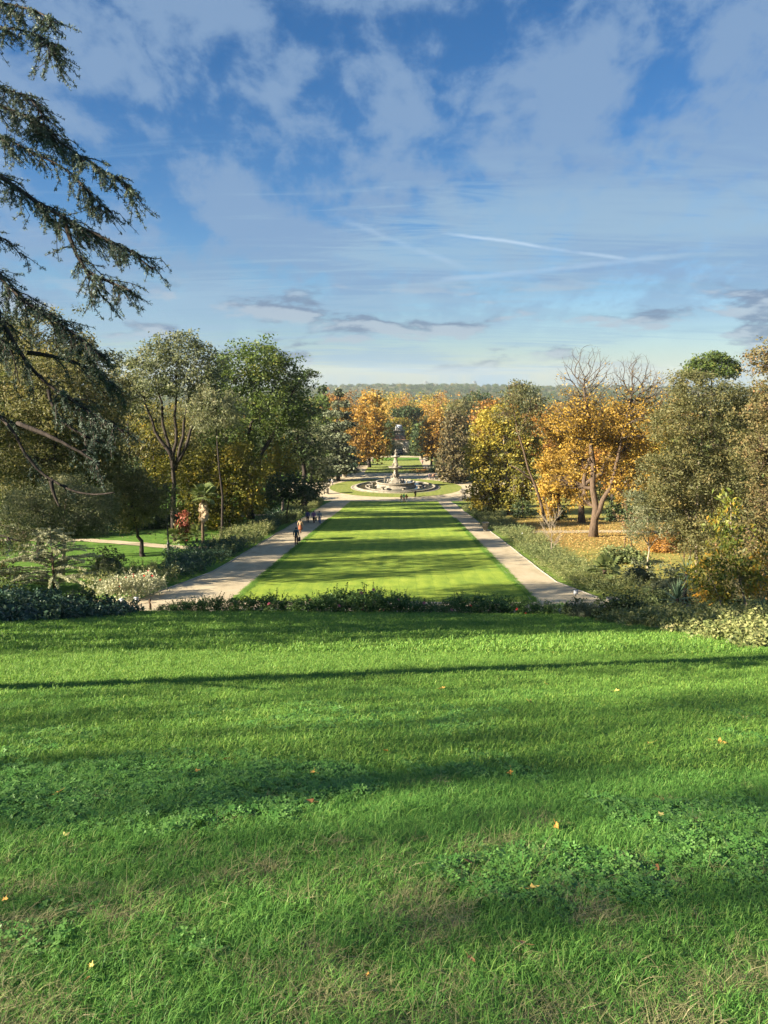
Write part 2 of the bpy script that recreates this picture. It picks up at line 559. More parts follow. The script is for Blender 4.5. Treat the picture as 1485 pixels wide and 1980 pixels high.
M['stone'] = simple_mat('pale_stone', (0.27, 0.24, 0.19), 0.8, 0.2, 0.2, 1.7, col2=(0.14, 0.122, 0.092), bump=0.3, detail=8)
M['stone_white'] = simple_mat('white_stone', (0.31, 0.28, 0.225), 0.7, 0.25, 0.12, 2.5, col2=(0.17, 0.15, 0.115), bump=0.2)
M['stone_grey'] = simple_mat('grey_stone', (0.34, 0.31, 0.27), 0.85, 0.2, 0.2, 1.2, bump=0.3)
M['tile'] = simple_mat('roof_tile', (0.36, 0.20, 0.13), 0.85, 0.15, 0.2, 2.0, bump=0.2)
M['window_glass'] = simple_mat('window_glass', (0.05, 0.07, 0.10), 0.12, 0.6, 0.1, 1.0)
M['frame_white'] = simple_mat('painted_frame', (0.45, 0.47, 0.50), 0.5, 0.4, 0.08, 3.0)
M['iron'] = simple_mat('dark_iron', (0.02, 0.022, 0.022), 0.5, 0.4, 0.2, 5.0)
M['wood'] = simple_mat('post_wood', (0.10, 0.065, 0.045), 0.85, 0.15, 0.25, 6.0)
M['rope'] = simple_mat('rope', (0.26, 0.21, 0.15), 0.9, 0.1, 0.2, 30.0)
M['steel'] = simple_mat('pylon_steel', (0.20, 0.22, 0.24), 0.6, 0.3, 0.1, 1.0)


# ------------------------------------------------------------------ ground materials
def ground_material():
    m, nt = new_mat('park_ground')
    geo = nd(nt, 'ShaderNodeNewGeometry')
    p = geo.outputs['Position']
    sep = nd(nt, 'ShaderNodeSeparateXYZ')
    lk(nt, p, sep.inputs[0])
    nA = noise(nt, p, 0.12, 6, 0.6)
    nB = noise(nt, p, 1.7, 8, 0.65)
    nC = noise(nt, p, 14.0, 4, 0.6)
    green = ramp(nt, nB, [(0.28, (0.05, 0.115, 0.02)), (0.5, (0.09, 0.18, 0.028)), (0.75, (0.15, 0.235, 0.04))])
    dry = ramp(nt, nB, [(0.28, (0.19, 0.185, 0.045)), (0.55, (0.30, 0.265, 0.07)), (0.8, (0.40, 0.33, 0.11))])
    # the right-hand meadow is yellower
    rightside = mth(nt, 'MULTIPLY', smooth(nt, sep.outputs[0], 10, 17), mth(nt, 'ADD', 0.35, nA), True)
    c = mixc(nt, rightside, green, dry)
    # carpet of fallen chestnut leaves
    v = nd(nt, 'ShaderNodeVectorMath', op='DISTANCE')
    v.inputs[1].default_value = (23, 92, -18)
    lk(nt, p, v.inputs[0])
    lit = mth(nt, 'SUBTRACT', 1.0, smooth(nt, mth(nt, 'ADD', v.outputs['Value'], mth(nt, 'MULTIPLY', mth(nt, 'SUBTRACT', nA, 0.5), 34)), 10, 30))
    lit = mth(nt, 'MULTIPLY', lit, smooth(nt, mth(nt, 'ADD', nB, mth(nt, 'MULTIPLY', nC, 0.6)), 0.55, 0.95))
    litc = ramp(nt, nC, [(0.3, (0.22, 0.13, 0.04)), (0.7, (0.36, 0.24, 0.085))])
    c = mixc(nt, mth(nt, 'MULTIPLY', lit, smooth(nt, sep.outputs[0], 12, 18)), c, litc)
    # woodland floor beyond the garden
    wood = smooth(nt, sep.outputs[1], 290, 330)
    floor_c = ramp(nt, nA, [(0.35, (0.05, 0.06, 0.025)), (0.65, (0.12, 0.11, 0.045))])
    c = mixc(nt, wood, c, floor_c)
    b = nd(nt, 'ShaderNodeBsdfPrincipled', inp={'Roughness': 0.9})
    b.inputs['Specular IOR Level'].default_value = 0.1
    lk(nt, c, b.inputs['Base Color'])
    bp = nd(nt, 'ShaderNodeBump', inp={'Strength': 0.7, 'Distance': 0.08})
    lk(nt, mth(nt, 'ADD', nC, nB), bp.inputs['Height'])
    lk(nt, bp.outputs[0], b.inputs['Normal'])
    o = nd(nt, 'ShaderNodeOutputMaterial')
    lk(nt, b.outputs[0], o.inputs[0])
    return m


def lawn_material(name, far=False):
    m, nt = new_mat(name)
    geo = nd(nt, 'ShaderNodeNewGeometry')
    p = geo.outputs['Position']
    sep = nd(nt, 'ShaderNodeSeparateXYZ')
    lk(nt, p, sep.inputs[0])
    x, y = sep.outputs[0], sep.outputs[1]
    nA = noise(nt, p, 0.16, 5, 0.6)
    nB = noise(nt, mapping(nt, p, scale=(1.0, 0.35, 1)), 1.4, 8, 0.65)
    nC = noise(nt, p, 9.0, 5, 0.65)
    wob = mth(nt, 'ADD', x, mth(nt, 'MULTIPLY', nB, 0.5))
    s1 = mth(nt, 'SINE', mth(nt, 'MULTIPLY', wob, 2 * math.pi / 1.15))
    wob2 = mth(nt, 'ADD', mth(nt, 'ADD', y, mth(nt, 'MULTIPLY', x, 0.12)), mth(nt, 'MULTIPLY', nB, 1.2))
    s2 = mth(nt, 'SINE', mth(nt, 'MULTIPLY', wob2, 2 * math.pi / 2.3))
    f = mth(nt, 'ADD', mth(nt, 'MULTIPLY', nB, 0.55), mth(nt, 'MULTIPLY', nC, 0.45))
    f = mth(nt, 'ADD', f, mth(nt, 'MULTIPLY', s1, 0.03))
    f = mth(nt, 'ADD', f, mth(nt, 'MULTIPLY', s2, 0.026))
    f = mth(nt, 'ADD', f, mth(nt, 'MULTIPLY', mth(nt, 'SUBTRACT', nA, 0.5), 0.35))
    # dark wheel lines of the mower
    w3 = mth(nt, 'ABSOLUTE', mth(nt, 'SINE', mth(nt, 'MULTIPLY', wob, math.pi / 1.15)))
    line = mth(nt, 'SUBTRACT', 1.0, smooth(nt, w3, 0.0, 0.16))
    f = mth(nt, 'SUBTRACT', f, mth(nt, 'MULTIPLY', line, 0.085))
    if far:
        cols = [(0.3, (0.07, 0.09, 0.016)), (0.5, (0.12, 0.13, 0.022)), (0.7, (0.18, 0.17, 0.035))]
    else:
        cols = [(0.28, (0.06, 0.125, 0.010)), (0.43, (0.125, 0.20, 0.014)), (0.56, (0.20, 0.27, 0.02)), (0.70, (0.28, 0.33, 0.04))]
    c = ramp(nt, f, cols)
    b = nd(nt, 'ShaderNodeBsdfPrincipled', inp={'Roughness': 0.85})
    b.inputs['Specular IOR Level'].default_value = 0.15
    b.inputs['Sheen Weight'].default_value = 0.1
    b.inputs['Sheen Tint'].default_value = (0.7, 0.9, 0.3, 1)
    lk(nt, c, b.inputs['Base Color'])
    bp = nd(nt, 'ShaderNodeBump', inp={'Strength': 0.8, 'Distance': 0.05})
    lk(nt, mth(nt, 'ADD', nC, noise(nt, p, 30, 3, 0.6)), bp.inputs['Height'])
    lk(nt, bp.outputs[0], b.inputs['Normal'])
    o = nd(nt, 'ShaderNodeOutputMaterial')
    lk(nt, b.outputs[0], o.inputs[0])
    return m


def front_lawn_material():
    m, nt = new_mat('bank_turf')
    geo = nd(nt, 'ShaderNodeNewGeometry')
    p = geo.outputs['Position']
    nA = noise(nt, p, 0.35, 5, 0.6)
    nB = noise(nt, p, 6.0, 8, 0.7)
    nC = noise(nt, p, 55.0, 4, 0.6)
    f = mth(nt, 'ADD', mth(nt, 'MULTIPLY', nB, 0.6), mth(nt, 'MULTIPLY', nC, 0.4))
    f = mth(nt, 'ADD', f, mth(nt, 'MULTIPLY', mth(nt, 'SUBTRACT', nA, 0.5), 0.3))
    c = ramp(nt, f, [(0.28, (0.035, 0.075, 0.015)), (0.5, (0.07, 0.16, 0.024)), (0.75, (0.12, 0.22, 0.04))])
    b = nd(nt, 'ShaderNodeBsdfPrincipled', inp={'Roughness': 0.9})
    b.inputs['Specular IOR Level'].default_value = 0.1
    lk(nt, c, b.inputs['Base Color'])
    bp = nd(nt, 'ShaderNodeBump', inp={'Strength': 0.6, 'Distance': 0.03})
    lk(nt, nC, bp.inputs['Height'])
    lk(nt, bp.outputs[0], b.inputs['Normal'])
    o = nd(nt, 'ShaderNodeOutputMaterial')
    lk(nt, b.outputs[0], o.inputs[0])
    return m


def gravel_material():
    m, nt = new_mat('sandy_gravel')
    geo = nd(nt, 'ShaderNodeNewGeometry')
    p = geo.outputs['Position']
    nA = noise(nt, mapping(nt, p, scale=(1, 0.4, 1)), 0.7, 6, 0.65, 0.4)
    nB = noise(nt, p, 9.0, 6, 0.7)
    nC = noise(nt, p, 60.0, 3, 0.6)
    f = mth(nt, 'ADD', mth(nt, 'MULTIPLY', nA, 0.6), mth(nt, 'MULTIPLY', nB, 0.4))
    c = ramp(nt, f, [(0.30, (0.28, 0.225, 0.14)), (0.5, (0.43, 0.36, 0.245)), (0.72, (0.50, 0.43, 0.31))])
    leaf = smooth(nt, noise(nt, p, 5.0, 3, 0.8), 0.62, 0.68)
    c = mixc(nt, mth(nt, 'MULTIPLY', leaf, 0.55), c, (0.20, 0.13, 0.06))
    damp = smooth(nt, noise(nt, p, 0.23, 6, 0.7, 0.6), 0.50, 0.68)
    c = mixc(nt, mth(nt, 'MULTIPLY', damp, 0.38), c, (0.21, 0.175, 0.12))
    b = nd(nt, 'ShaderNodeBsdfPrincipled', inp={'Roughness': 0.95})
    b.inputs['Specular IOR Level'].default_value = 0.1
    lk(nt, c, b.inputs['Base Color'])
    bp = nd(nt, 'ShaderNodeBump', inp={'Strength': 0.5, 'Distance': 0.03})
    lk(nt, mth(nt, 'ADD', nB, nC), bp.inputs['Height'])
    lk(nt, bp.outputs[0], b.inputs['Normal'])
    o = nd(nt, 'ShaderNodeOutputMaterial')
    lk(nt, b.outputs[0], o.inputs[0])
    return m


M['ground'] = ground_material()
M['lawn'] = lawn_material('mown_lawn')
M['lawn_far'] = lawn_material('mown_lawn_far', True)
M['bank'] = front_lawn_material()
M['gravel'] = gravel_material()

# ------------------------------------------------------------------ terrain meshes
GY = np.concatenate([np.arange(-100, -4, 4.0), np.arange(-4, 48, 0.5), np.arange(48, 222, 1.0), np.arange(222, 402, 4.0), np.geomspace(410, 4200, 38)])
_gx = np.concatenate([np.arange(0, 48, 2.0), np.geomspace(52, 3600, 36)])
GX = np.concatenate([-_gx[:0:-1], _gx])


def grid_mesh(xs, ys, off=0.0):
    X, Y = np.meshgrid(xs, ys)
    V = np.stack([X, Y, H(X, Y) + off], -1).reshape(-1, 3)
    nx, ny = len(xs), len(ys)
    i = np.arange(ny - 1)[:, None] * nx
    j = np.arange(nx - 1)[None]
    F = np.stack([i + j, i + j + 1, i + nx + j + 1, i + nx + j], -1).reshape(-1, 4)
    return V, F


mb = MB()
mb.add(*grid_mesh(GX, GY))
tag(mb.obj('ground', M['ground'], smooth=True), kind='structure')


def strip(name, fl, fr, y0, y1, off, mat, n=3):
    """sheet between x = fl(y) and x = fr(y), on the ground plus off"""
    ys = np.concatenate([[y0], GY[(GY > y0 + 0.05) & (GY < y1 - 0.05)], [y1]])
    l = np.array([fl(v) for v in ys])
    r = np.array([fr(v) for v in ys])
    t = np.linspace(0, 1, n)
    X = l[:, None] * (1 - t) + r[:, None] * t
    Y = np.repeat(ys[:, None], n, 1)
    V = np.stack([X, Y, H(X, Y) + off], -1).reshape(-1, 3)
    i = np.arange(len(ys) - 1)[:, None] * n
    j = np.arange(n - 1)[None]
    F = np.stack([i + j, i + j + 1, i + n + j + 1, i + n + j], -1).reshape(-1, 4)
    b = MB()
    b.add(V, F)
    return tag(b.obj(name, mat, smooth=True), kind='structure')


def wob(seed, amp=0.12):
    r = random.Random(seed)
    k = [(r.uniform(0.08, 0.7), r.uniform(0, 6), r.uniform(0.2, .6)) for _ in range(5)]
    return lambda y: amp * sum(c * math.sin(a * y + b) for a, b, c in k)


wl, wr, wl2, wr2 = wob(1, .09), wob(2, .09), wob(3, .07), wob(4, .04)
bank_l = lambda y: -18.0
bank_r = lambda y: 16.0
strip('grass_bank', bank_l, bank_r, -6, 39.0, 0.02, M['bank'], 17)
strip('lawn', lambda y: -9.0 + wl(y), lambda y: 8.95 + wr(y), 44.2, 156.5, 0.035, M['lawn'], 7)
strip('lawn', lambda y: -8.7 + wl(y), lambda y: 8.6 + wr(y), 213, 277, 0.035, M['lawn_far'], 7)
# gravel: two long walks, the cross walk under the bank, the round plaza
strip('gravel_path', lambda y: -13.0 + wl2(y) - max(0, (56 - y) * 0.16), lambda y: -9.0 + wl(y), 44.2, 166, 0.022, M['gravel'], 4)
strip('gravel_path', lambda y: 8.95 + wr(y), lambda y: 11.75 + wr2(y) + max(0, (52 - y) * 0.22), 44.2, 166, 0.022, M['gravel'], 4)
strip('gravel_path', lambda y: -24 + wl2(y), lambda y: 22, 39.6, 44.2, 0.022, M['gravel'], 12)
strip('gravel_path', lambda y: -12.2 + wl2(y), lambda y: -8.7 + wl(y), 204, 290, 0.024, M['gravel'], 4)
strip('gravel_path', lambda y: 8.6 + wr(y), lambda y: 12.2 + wr2(y), 204, 290, 0.024, M['gravel'], 4)
strip('gravel_path', lambda y: -22, lambda y: 22, 290, 297, 0.024, M['gravel'], 4)
FX, FY = 0.2, 185.0                    # fountain centre
FZ = Hs(FX, FY)
circ = lambda r, s: (lambda y: FX + s * math.sqrt(max(0.0, r * r - (y - FY) ** 2)))
strip('plaza', circ(28.5, -1), circ(28.5, 1), FY - 28.45, FY + 28.45, 0.03, M['gravel'], 9)
strip('lawn', circ(16.0, -1), circ(16.0, 1), FY - 15.98, FY + 15.98, 0.045, M['lawn_far'], 7)
# side walks crossing the meadows
def band(name, pts, w, off, mat):
    pts = [Vector((p[0], p[1], 0)) for p in pts]
    b = MB()
    rows = []
    for i in range(len(pts) - 1):
        a, c = pts[i], pts[i + 1]
        k = max(2, int((c - a).length / 1.0))
        for q in range(k + (i == len(pts) - 2)):
            rows.append(a.lerp(c, q / k))
    V = []
    for i, p in enumerate(rows):
        t = (rows[min(i + 1, len(rows) - 1)] - rows[max(i - 1, 0)]).normalized()
        nn = Vector((-t.y, t.x, 0))
        for s in (-1, -0.33, 0.33, 1):
            q = p + nn * (s * w / 2 + (0.12 * math.sin(i * 1.7 + s) if abs(s) == 1 else 0))
            V.append((q.x, q.y, Hs(q.x, q.y) + off))
    F = [(i * 4 + j, i * 4 + j + 1, i * 4 + j + 5, i * 4 + j + 4) for i in range(len(rows) - 1) for j in range(3)]
    b.add(V, F)
    o = b.obj(name, mat, smooth=True)
    return tag(o, kind='structure')


pr = [P(x, y) for x, y in ((990, 1028), (1060, 1029), (1147, 1028), (1215, 1028), (1300, 1032), (1420, 1040))]
band('gravel_path', [(p.x, p.y) for p in pr], 3.0, 0.05, M['gravel'])
plp = [P(x, y) for x, y in ((400, 1061), (330, 1058), (250, 1051), (170, 1045), (60, 1044), (-80, 1046))]
band('gravel_path', [(p.x, p.y) for p in plp], 2.2, 0.05, M['gravel'])
plp2 = [P(x, y) for x, y in ((560, 995), (500, 996), (440, 1000))]
band('gravel_path', [(p.x, p.y) for p in plp2], 2.6, 0.05, M['gravel'])
band('gravel_path', [(FX + 24, FY + 2), (45, FY + 6), (75, FY + 18)], 5.0, 0.05, M['gravel'])
band('gravel_path', [(FX - 24, FY + 2), (-45, FY + 6), (-75, FY + 18)], 5.0, 0.05, M['gravel'])


# thin stone edging of the walks
def edging(fx, y0, y1, w=0.08, h=0.06):
    ys = np.arange(y0, y1, 1.0)
    n = len(ys)
    xs = np.array([fx(v) for v in ys])
    z = H(xs, ys)
    V = np.stack([np.stack([xs - w / 2, ys, z], 1), np.stack([xs - w / 2, ys, z + h], 1), np.stack([xs + w / 2, ys, z + h], 1), np.stack([xs + w / 2, ys, z], 1)], 1)
    i = np.arange(n - 1)[:, None] * 4
    j = np.arange(3)[None]
    F = np.stack([i + j, i + j + 1, i + 5 + j, i + 4 + j], -1).reshape(-1, 4)
    b = MB()
    b.add(V.reshape(-1, 3), F)
    return tag(b.obj('path_edging', M['stone_grey']), kind='structure')


edging(lambda y: 11.80 + wr2(y) + max(0, (52 - y) * 0.22), 46, 150)
edging(lambda y: -13.1 + wl2(y) - max(0, (56 - y) * 0.16), 46, 150)
edging(lambda y: 8.98 + wr(y), 44.5, 150, 0.06, 0.05)

# ------------------------------------------------------------------ trees
QUADS = [0]


def sample_blobs(blobs, rng, rc, cover, leaf_area, shell=0.32, per=None):
    """clump centres and leaves inside a set of ellipsoids (cx,cy,cz,rx,ry,rz,tint)"""
    P_, T_, C_, CB = [], [], [], []
    B = np.array([b[:6] for b in blobs])
    for bi, b in enumerate(blobs):
        c, r = np.array(b[:3]), np.array(b[3:6])
        tb = b[6] if len(b) > 6 else 0.0
        surf = 4 * np.pi * (((r[0] * r[1]) ** 1.6 + (r[0] * r[2]) ** 1.6 + (r[1] * r[2]) ** 1.6) / 3) ** (1 / 1.6)
        nl = surf * cover / leaf_area
        ncl = max(6, int(surf / (rc * rc * 2.2)))
        d = rng.normal(size=(ncl, 3))
        d /= np.linalg.norm(d, axis=1, keepdims=True)
        rad = rng.uniform(0, 1, (ncl, 1)) ** shell
        rad *= 1 + 0.16 * rng.normal(size=(ncl, 1))
        cc = c + d * r * rad
        keep = np.ones(ncl, bool)
        for oi in range(len(blobs)):
            if oi != bi:
                keep &= ~((((cc - B[oi, :3]) / (B[oi, 3:] * 0.72)) ** 2).sum(1) < 1)
        cc = cc[keep]
        m = len(cc)
        if m == 0:
            continue
        k = max(3, int(nl / ncl))
        ks = rng.integers(int(k * 0.5), int(k * 1.5) + 1, m)
        idx = np.repeat(np.arange(m), ks)
        off = rng.normal(size=(len(idx), 3)) * rc * np.array([0.55, 0.55, 0.40])
        P_.append(cc[idx] + off)
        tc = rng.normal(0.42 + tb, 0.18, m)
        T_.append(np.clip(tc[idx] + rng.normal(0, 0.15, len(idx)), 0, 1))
        C_.append(cc)
        CB.append(np.full(m, bi))
    return np.concatenate(P_), np.concatenate(T_), np.concatenate(C_), np.concatenate(CB)


def make_tree(name, label, cat, d, base, blobs_px, mat, bark='bark', rc=None, cover=0.85, leafk=1.0, droop=0.0, up=0.4, trunks=None,
              tr=None, group=None, aspect=0.55, deep=1.0, shell=0.32, seed=None, limbs=True, twigs=True, extra=None):
    """a tree at distance d (m); base = photo x of its foot; crown ellipsoids given in photo units and converted to metres at that distance"""
    rng = np.random.default_rng(seed if seed is not None else abs(hash((d, base))) % 9999 + int(d * 10))
    s = pxm(d)
    bx = at(base, 990, d).x
    loc = Vector((bx, d, Hs(bx, d)))
    root = empty(name, loc, label, cat, group)
    bl = []
    for b in blobs_px:
        c = at(b[0], b[1], d + (b[4] if len(b) > 4 else 0)) - loc
        rx, rz = b[2] * s, b[3] * s
        ry = (0.5 * rx + 0.5 * max(rx, rz)) * deep
        bl.append((c.x, c.y, c.z, rx, ry, rz, b[5] if len(b) > 5 else 0.0))
    L = max(0.10, d * 0.0036) * leafk
    W = L * aspect
    rc = rc or min(max(0.45, L * 2.4), 0.30 * float(np.median([min(b[3], b[5]) for b in bl])))
    Pn, Tn, Cn, CB = sample_blobs(bl, rng, rc, cover, L * W * 0.5, shell)
    cb = MB()
    cb.leaves(Pn, L, W, rng, droop, up, Tn)
    QUADS[0] += len(Pn)
    tb = MB()
    cz = np.array([b[2] for b in bl])
    cen = np.mean(np.array([b[:3] for b in bl]), 0)
    top = max(b[2] + b[5] for b in bl)
    tr = tr or max(0.10, top * 0.020)
    if trunks is None:
        pts = [np.array([0, 0, -0.4]), np.array([0.02 * top, 0, top * 0.25]), np.array([cen[0] * 0.6, cen[1] * 0.5, top * 0.55]), np.array([cen[0], cen[1], top * 0.85])]
        tl = [pts]
    else:
        tl = []
        for t in trunks:
            pts = []
            for (px, py) in t:
                q = at(px, py, d) - loc
                pts.append(np.array([q.x, q.y + rng.normal(0, 0.15), q.z]))
            if tl == []:
                pts[0][2] = min(pts[0][2], -0.3)
            tl.append(pts)
    lines = []
    for ti, pts in enumerate(tl):
        pts = np.array(pts)
        tt = np.linspace(0, 1, len(pts))
        t2 = np.linspace(0, 1, 9)
        q = np.stack([np.interp(t2, tt, pts[:, k]) for k in range(3)], 1)
        q[1:-1] += rng.normal(0, tr * 0.35, (7, 3)) * np.array([1, 1, 0.2])
        r0 = tr * (1 if ti == 0 else 0.75)
        rad = r0 * (1 - 0.8 * t2)
        if ti == 0:
            rad[0] *= 1.35
        tb.tube(q, rad, 8)
        lines.append((q, rad))
    if limbs:
        allp = np.concatenate([l[0][2:] for l in lines])
        allr = np.concatenate([l[1][2:] for l in lines])
        for bi, b in enumerate(bl):
            c = np.array(b[:3])
            k = np.argmin(((allp - c) ** 2).sum(1) + 1.5 * np.maximum(0, allp[:, 2] - c[2] + 0.3 * b[5]) ** 2)
            a = allp[k]
            mid = (a + c) / 2 + np.array([0, 0, -0.08 * np.linalg.norm(c - a)]) + rng.normal(0, 0.1 * b[3], 3)
            e = c + np.array([0, 0, b[5] * 0.2])
            r0 = min(allr[k] * 0.75, tr * 0.5)
            t2 = np.linspace(0, 1, 6)[:, None]
            q = (1 - t2) ** 2 * a + 2 * t2 * (1 - t2) * mid + t2 ** 2 * e
            tb.tube(q, np.linspace(r0, r0 * 0.35, 6), 5, cap=False)
            if twigs:
                sel = np.where(CB == bi)[0]
                if len(sel) > 60:
                    sel = rng.choice(sel, 60, replace=False)
                tgt = Cn[sel]
                kk = rng.integers(1, 6, len(sel))
                src = q[kk]
                m2 = (src + tgt) / 2 + rng.normal(0, 0.07 * b[3], tgt.shape)
                tb.twigs(src, m2, r0 * 0.28, r0 * 0.17)
                tb.twigs(m2, tgt, r0 * 0.17, r0 * 0.06)
    tb.obj('trunk', M[bark], root, smooth=True)
    cb.obj('crown', M[mat], root)
    return root


def bare_branches(tb, start, direc, length, radius, levels, rng, spread=0.55, up=0.25, tips=None, minr=0.012):
    """recursive leafless branching"""
    stack = [(np.array(start, float), np.array(direc, float), length, radius, levels)]
    A, B_, RA, RB = [], [], [], []
    while stack:
        p, d, l, r, lv = stack.pop()
        nseg = 3
        for k in range(nseg):
            d = d + rng.normal(0, 0.12, 3) + np.array([0, 0, up * 0.15])
            d /= np.linalg.norm(d)
            q = p + d * l / nseg
            r2 = max(minr, r * 0.86)
            A.append(p); B_.append(q); RA.append(r); RB.append(r2)
            p, r = q, r2
            if lv > 0 and (k > 0 or lv < 3):
                dd = d + rng.normal(0, spread, 3)
                dd[2] += up * 0.4
                dd /= np.linalg.norm(dd)
                stack.append((p, dd, l * rng.uniform(0.62, 0.92), max(minr, r * 0.6), lv - 1))
        if tips is not None and lv == 0:
            tips.append(p)
        if lv > 0:
            stack.append((p, d, l * 0.82, r * .9, lv - 1))
    tb.twigs(A, B_, RA, RB, 4)
    return np.array(A), np.array(B_)


exec_marker = 'TREES'

# ---------------- left side of the garden
make_tree('oak_tree', 'tall dark green tree at the far left edge rising behind the drooping cedar branches', 'tree', 88, 40,
          [(60, 665, 95, 65), (150, 705, 75, 55), (-30, 700, 90, 90), (60, 770, 120, 80), (30, 880, 110, 90)], 'olive', seed=1)
make_tree('oak_tree', 'broad olive and ochre tree at the left edge behind the thick dark cedar bough', 'tree', 63, 70,
          [(95, 755, 85, 75, -2, .12), (20, 830, 100, 105), (175, 800, 70, 75, 0, .08), (70, 900, 100, 80), (190, 885, 62, 70, 2), (215, 760, 40, 50, 2, .1)], 'olive', 'bark_dark', seed=2, cover=0.95)
make_tree('tamarisk_tree', 'low feathery drooping tree with pale twisted trunk above the left lawn', 'tree', 54, 118,
          [(70, 985, 85, 48, 0, .1), (150, 1000, 70, 45), (20, 1030, 60, 50), (120, 950, 60, 35, 0, .15), (190, 975, 45, 35)], 'greygreen', 'bark_pale', droop=0.7, up=0.1, aspect=0.3, cover=0.8, seed=3,
          trunks=[[(118, 1092), (128, 1040), (122, 1000), (130, 960)], [(122, 1050), (85, 1000), (70, 970)], [(125, 1040), (160, 1000), (190, 985)]], tr=0.16)
make_tree('tamarisk_tree', 'small olive tree with a dark leaning trunk on the left lawn', 'tree', 65, 280,
          [(255, 985, 62, 42, 0, .05), (215, 960, 45, 35, 0, .1), (300, 965, 42, 35), (262, 940, 50, 30, 0, .1)], 'olive', 'bark_dark', droop=0.4, up=0.2, aspect=0.4, seed=4,
          trunks=[[(281, 1078), (270, 1050), (263, 1025), (258, 980)]], tr=0.24, cover=0.8)
make_tree('stone_pine', 'tall many-stemmed tree with a rounded grey green crown left of the avenue', 'tree', 83, 335,
          [(335, 690, 62, 40), (285, 715, 50, 42), (392, 715, 45, 45), (330, 735, 80, 35), (262, 765, 36, 40), (405, 765, 32, 30), (350, 665, 40, 22)], 'greygreen', 'bark_dark', seed=5, cover=0.85,
          trunks=[[(337, 1045), (338, 950), (335, 900), (318, 830), (305, 760), (300, 720)], [(336, 900), (338, 840), (340, 770), (342, 700)], [(337, 910), (352, 850), (360, 790), (368, 730)],
                  [(336, 890), (305, 840), (285, 790), (275, 750)], [(338, 900), (362, 860), (385, 800), (395, 750)]], tr=0.30)
make_tree('oak_tree', 'broad green domed tree top rising against the sky left of centre', 'tree', 108, 485,
          [(490, 705, 68, 38, 0, .05), (540, 745, 50, 55), (440, 735, 50, 48), (500, 790, 80, 62), (450, 830, 60, 55), (560, 800, 40, 45), (515, 700, 45, 28, 3, .05)], 'midgreen', 'bark_dark', seed=6, cover=0.95,
          trunks=[[(485, 1005), (487, 940), (480, 860), (490, 780)], [(486, 920), (530, 830), (580, 735)], [(486, 900), (450, 810), (440, 750)]], tr=0.5)
make_tree('willow_tree', 'pale grey feathery tree crown standing in front of the green domed tree', 'tree', 80, 425,
          [(415, 770, 34, 28, 0, .25), (440, 800, 36, 34, 0, .2), (398, 808, 32, 34, 0, .15)], 'greygreen', 'bark_dark', droop=0.5, up=0.1, aspect=0.35, seed=7, tr=.16)
make_tree('cedar_tree', 'dark green tree with wide level boughs at the right end of the left wood', 'tree', 124, 585,
          [(575, 745, 34, 20), (598, 722, 20, 9), (555, 775, 45, 20), (590, 795, 36, 18), (560, 825, 50, 24), (580, 865, 44, 30), (530, 850, 40, 40)], 'darkgreen', 'bark_dark', seed=8, up=0.9)
make_tree('holly_tree', 'dark yellowish green tree with low skirts beside the palm', 'tree', 88, 440,
          [(440, 935, 58, 52, 0, -.1), (400, 900, 50, 50, 0, -.12), (470, 900, 45, 55), (430, 985, 50, 35, 0, -.15), (385, 965, 40, 45, 0, -.15), (480, 960, 35, 35, 0, .05)], 'yellowgreen', 'bark_dark', seed=9, cover=0.95)
make_tree('plum_tree', 'small ochre and orange tree glowing inside the left wood', 'tree', 112, 545,
          [(540, 880, 28, 32, 0, .1), (522, 910, 24, 30), (556, 905, 20, 28)], 'goldgreen', 'bark_grey', seed=10)
make_tree('holm_oak', 'round dark green tree with short trunk beside the left gravel path', 'tree', 101, 553,
          [(553, 940, 40, 26), (525, 955, 28, 20), (583, 955, 30, 20), (605, 945, 22, 18, 3)], 'darkgreen', 'bark_dark', seed=11, cover=1.0)
make_tree('acacia_tree', 'grey green feathery tree between the round dark tree and the blue cedar', 'tree', 137, 600,
          [(598, 880, 32, 40), (622, 910, 28, 32), (582, 850, 30, 34, 0, .1), (612, 850, 26, 28)], 'greygreen', 'bark_grey', aspect=0.35, droop=0.3, seed=12)


def cone_tiers(px, top, bot, w0, w1, n, jig=6, seed=0, lean=0):
    r = random.Random(seed)
    out = []
    for i in range(n):
        f = i / (n - 1)
        w = w0 + (w1 - w0) * f ** 0.8
        y = top + (bot - top) * f
        for s in (-1, 0, 1):
            ww = w * r.uniform(0.45, 0.75)
            out.append((px + s * w * 0.55 + r.uniform(-jig, jig) * .5 + lean * f, y + r.uniform(-jig, jig) * .5 + (abs(s) * jig * .4), ww, (bot - top) / n * r.uniform(0.32, 0.5), r.uniform(-2, 2), r.uniform(-.06, .06)))
    return out


make_tree('cedar_tree', 'tall grey blue cedar with tiered level boughs left of the fountain', 'tree', 196, 655,
          cone_tiers(655, 758, 905, 10, 38, 8, 8, 3), 'cedar', 'bark_dark', up=1.1, seed=13, cover=0.8)
make_tree('cedar_tree', 'dark cedar standing behind the tiered grey blue cedar', 'tree', 222, 622,
          cone_tiers(625, 752, 890, 8, 34, 7, 8, 4), 'darkgreen', 'bark_dark', up=1.0, seed=14)
make_tree('lime_tree', 'large golden and rust brown tree left of the view to the gatehouse', 'tree', 238, 715,
          [(712, 778, 22, 24, 0, .25), (728, 800, 22, 36, 0, .15), (706, 818, 30, 32), (730, 845, 22, 36), (690, 840, 22, 30, 0, -.12), (704, 868, 28, 24, 0, -.12), (735, 872, 16, 20, 0, -.05), (672, 800, 16, 20, 6)], 'orange', 'bark_dark', seed=15, cover=1.0)
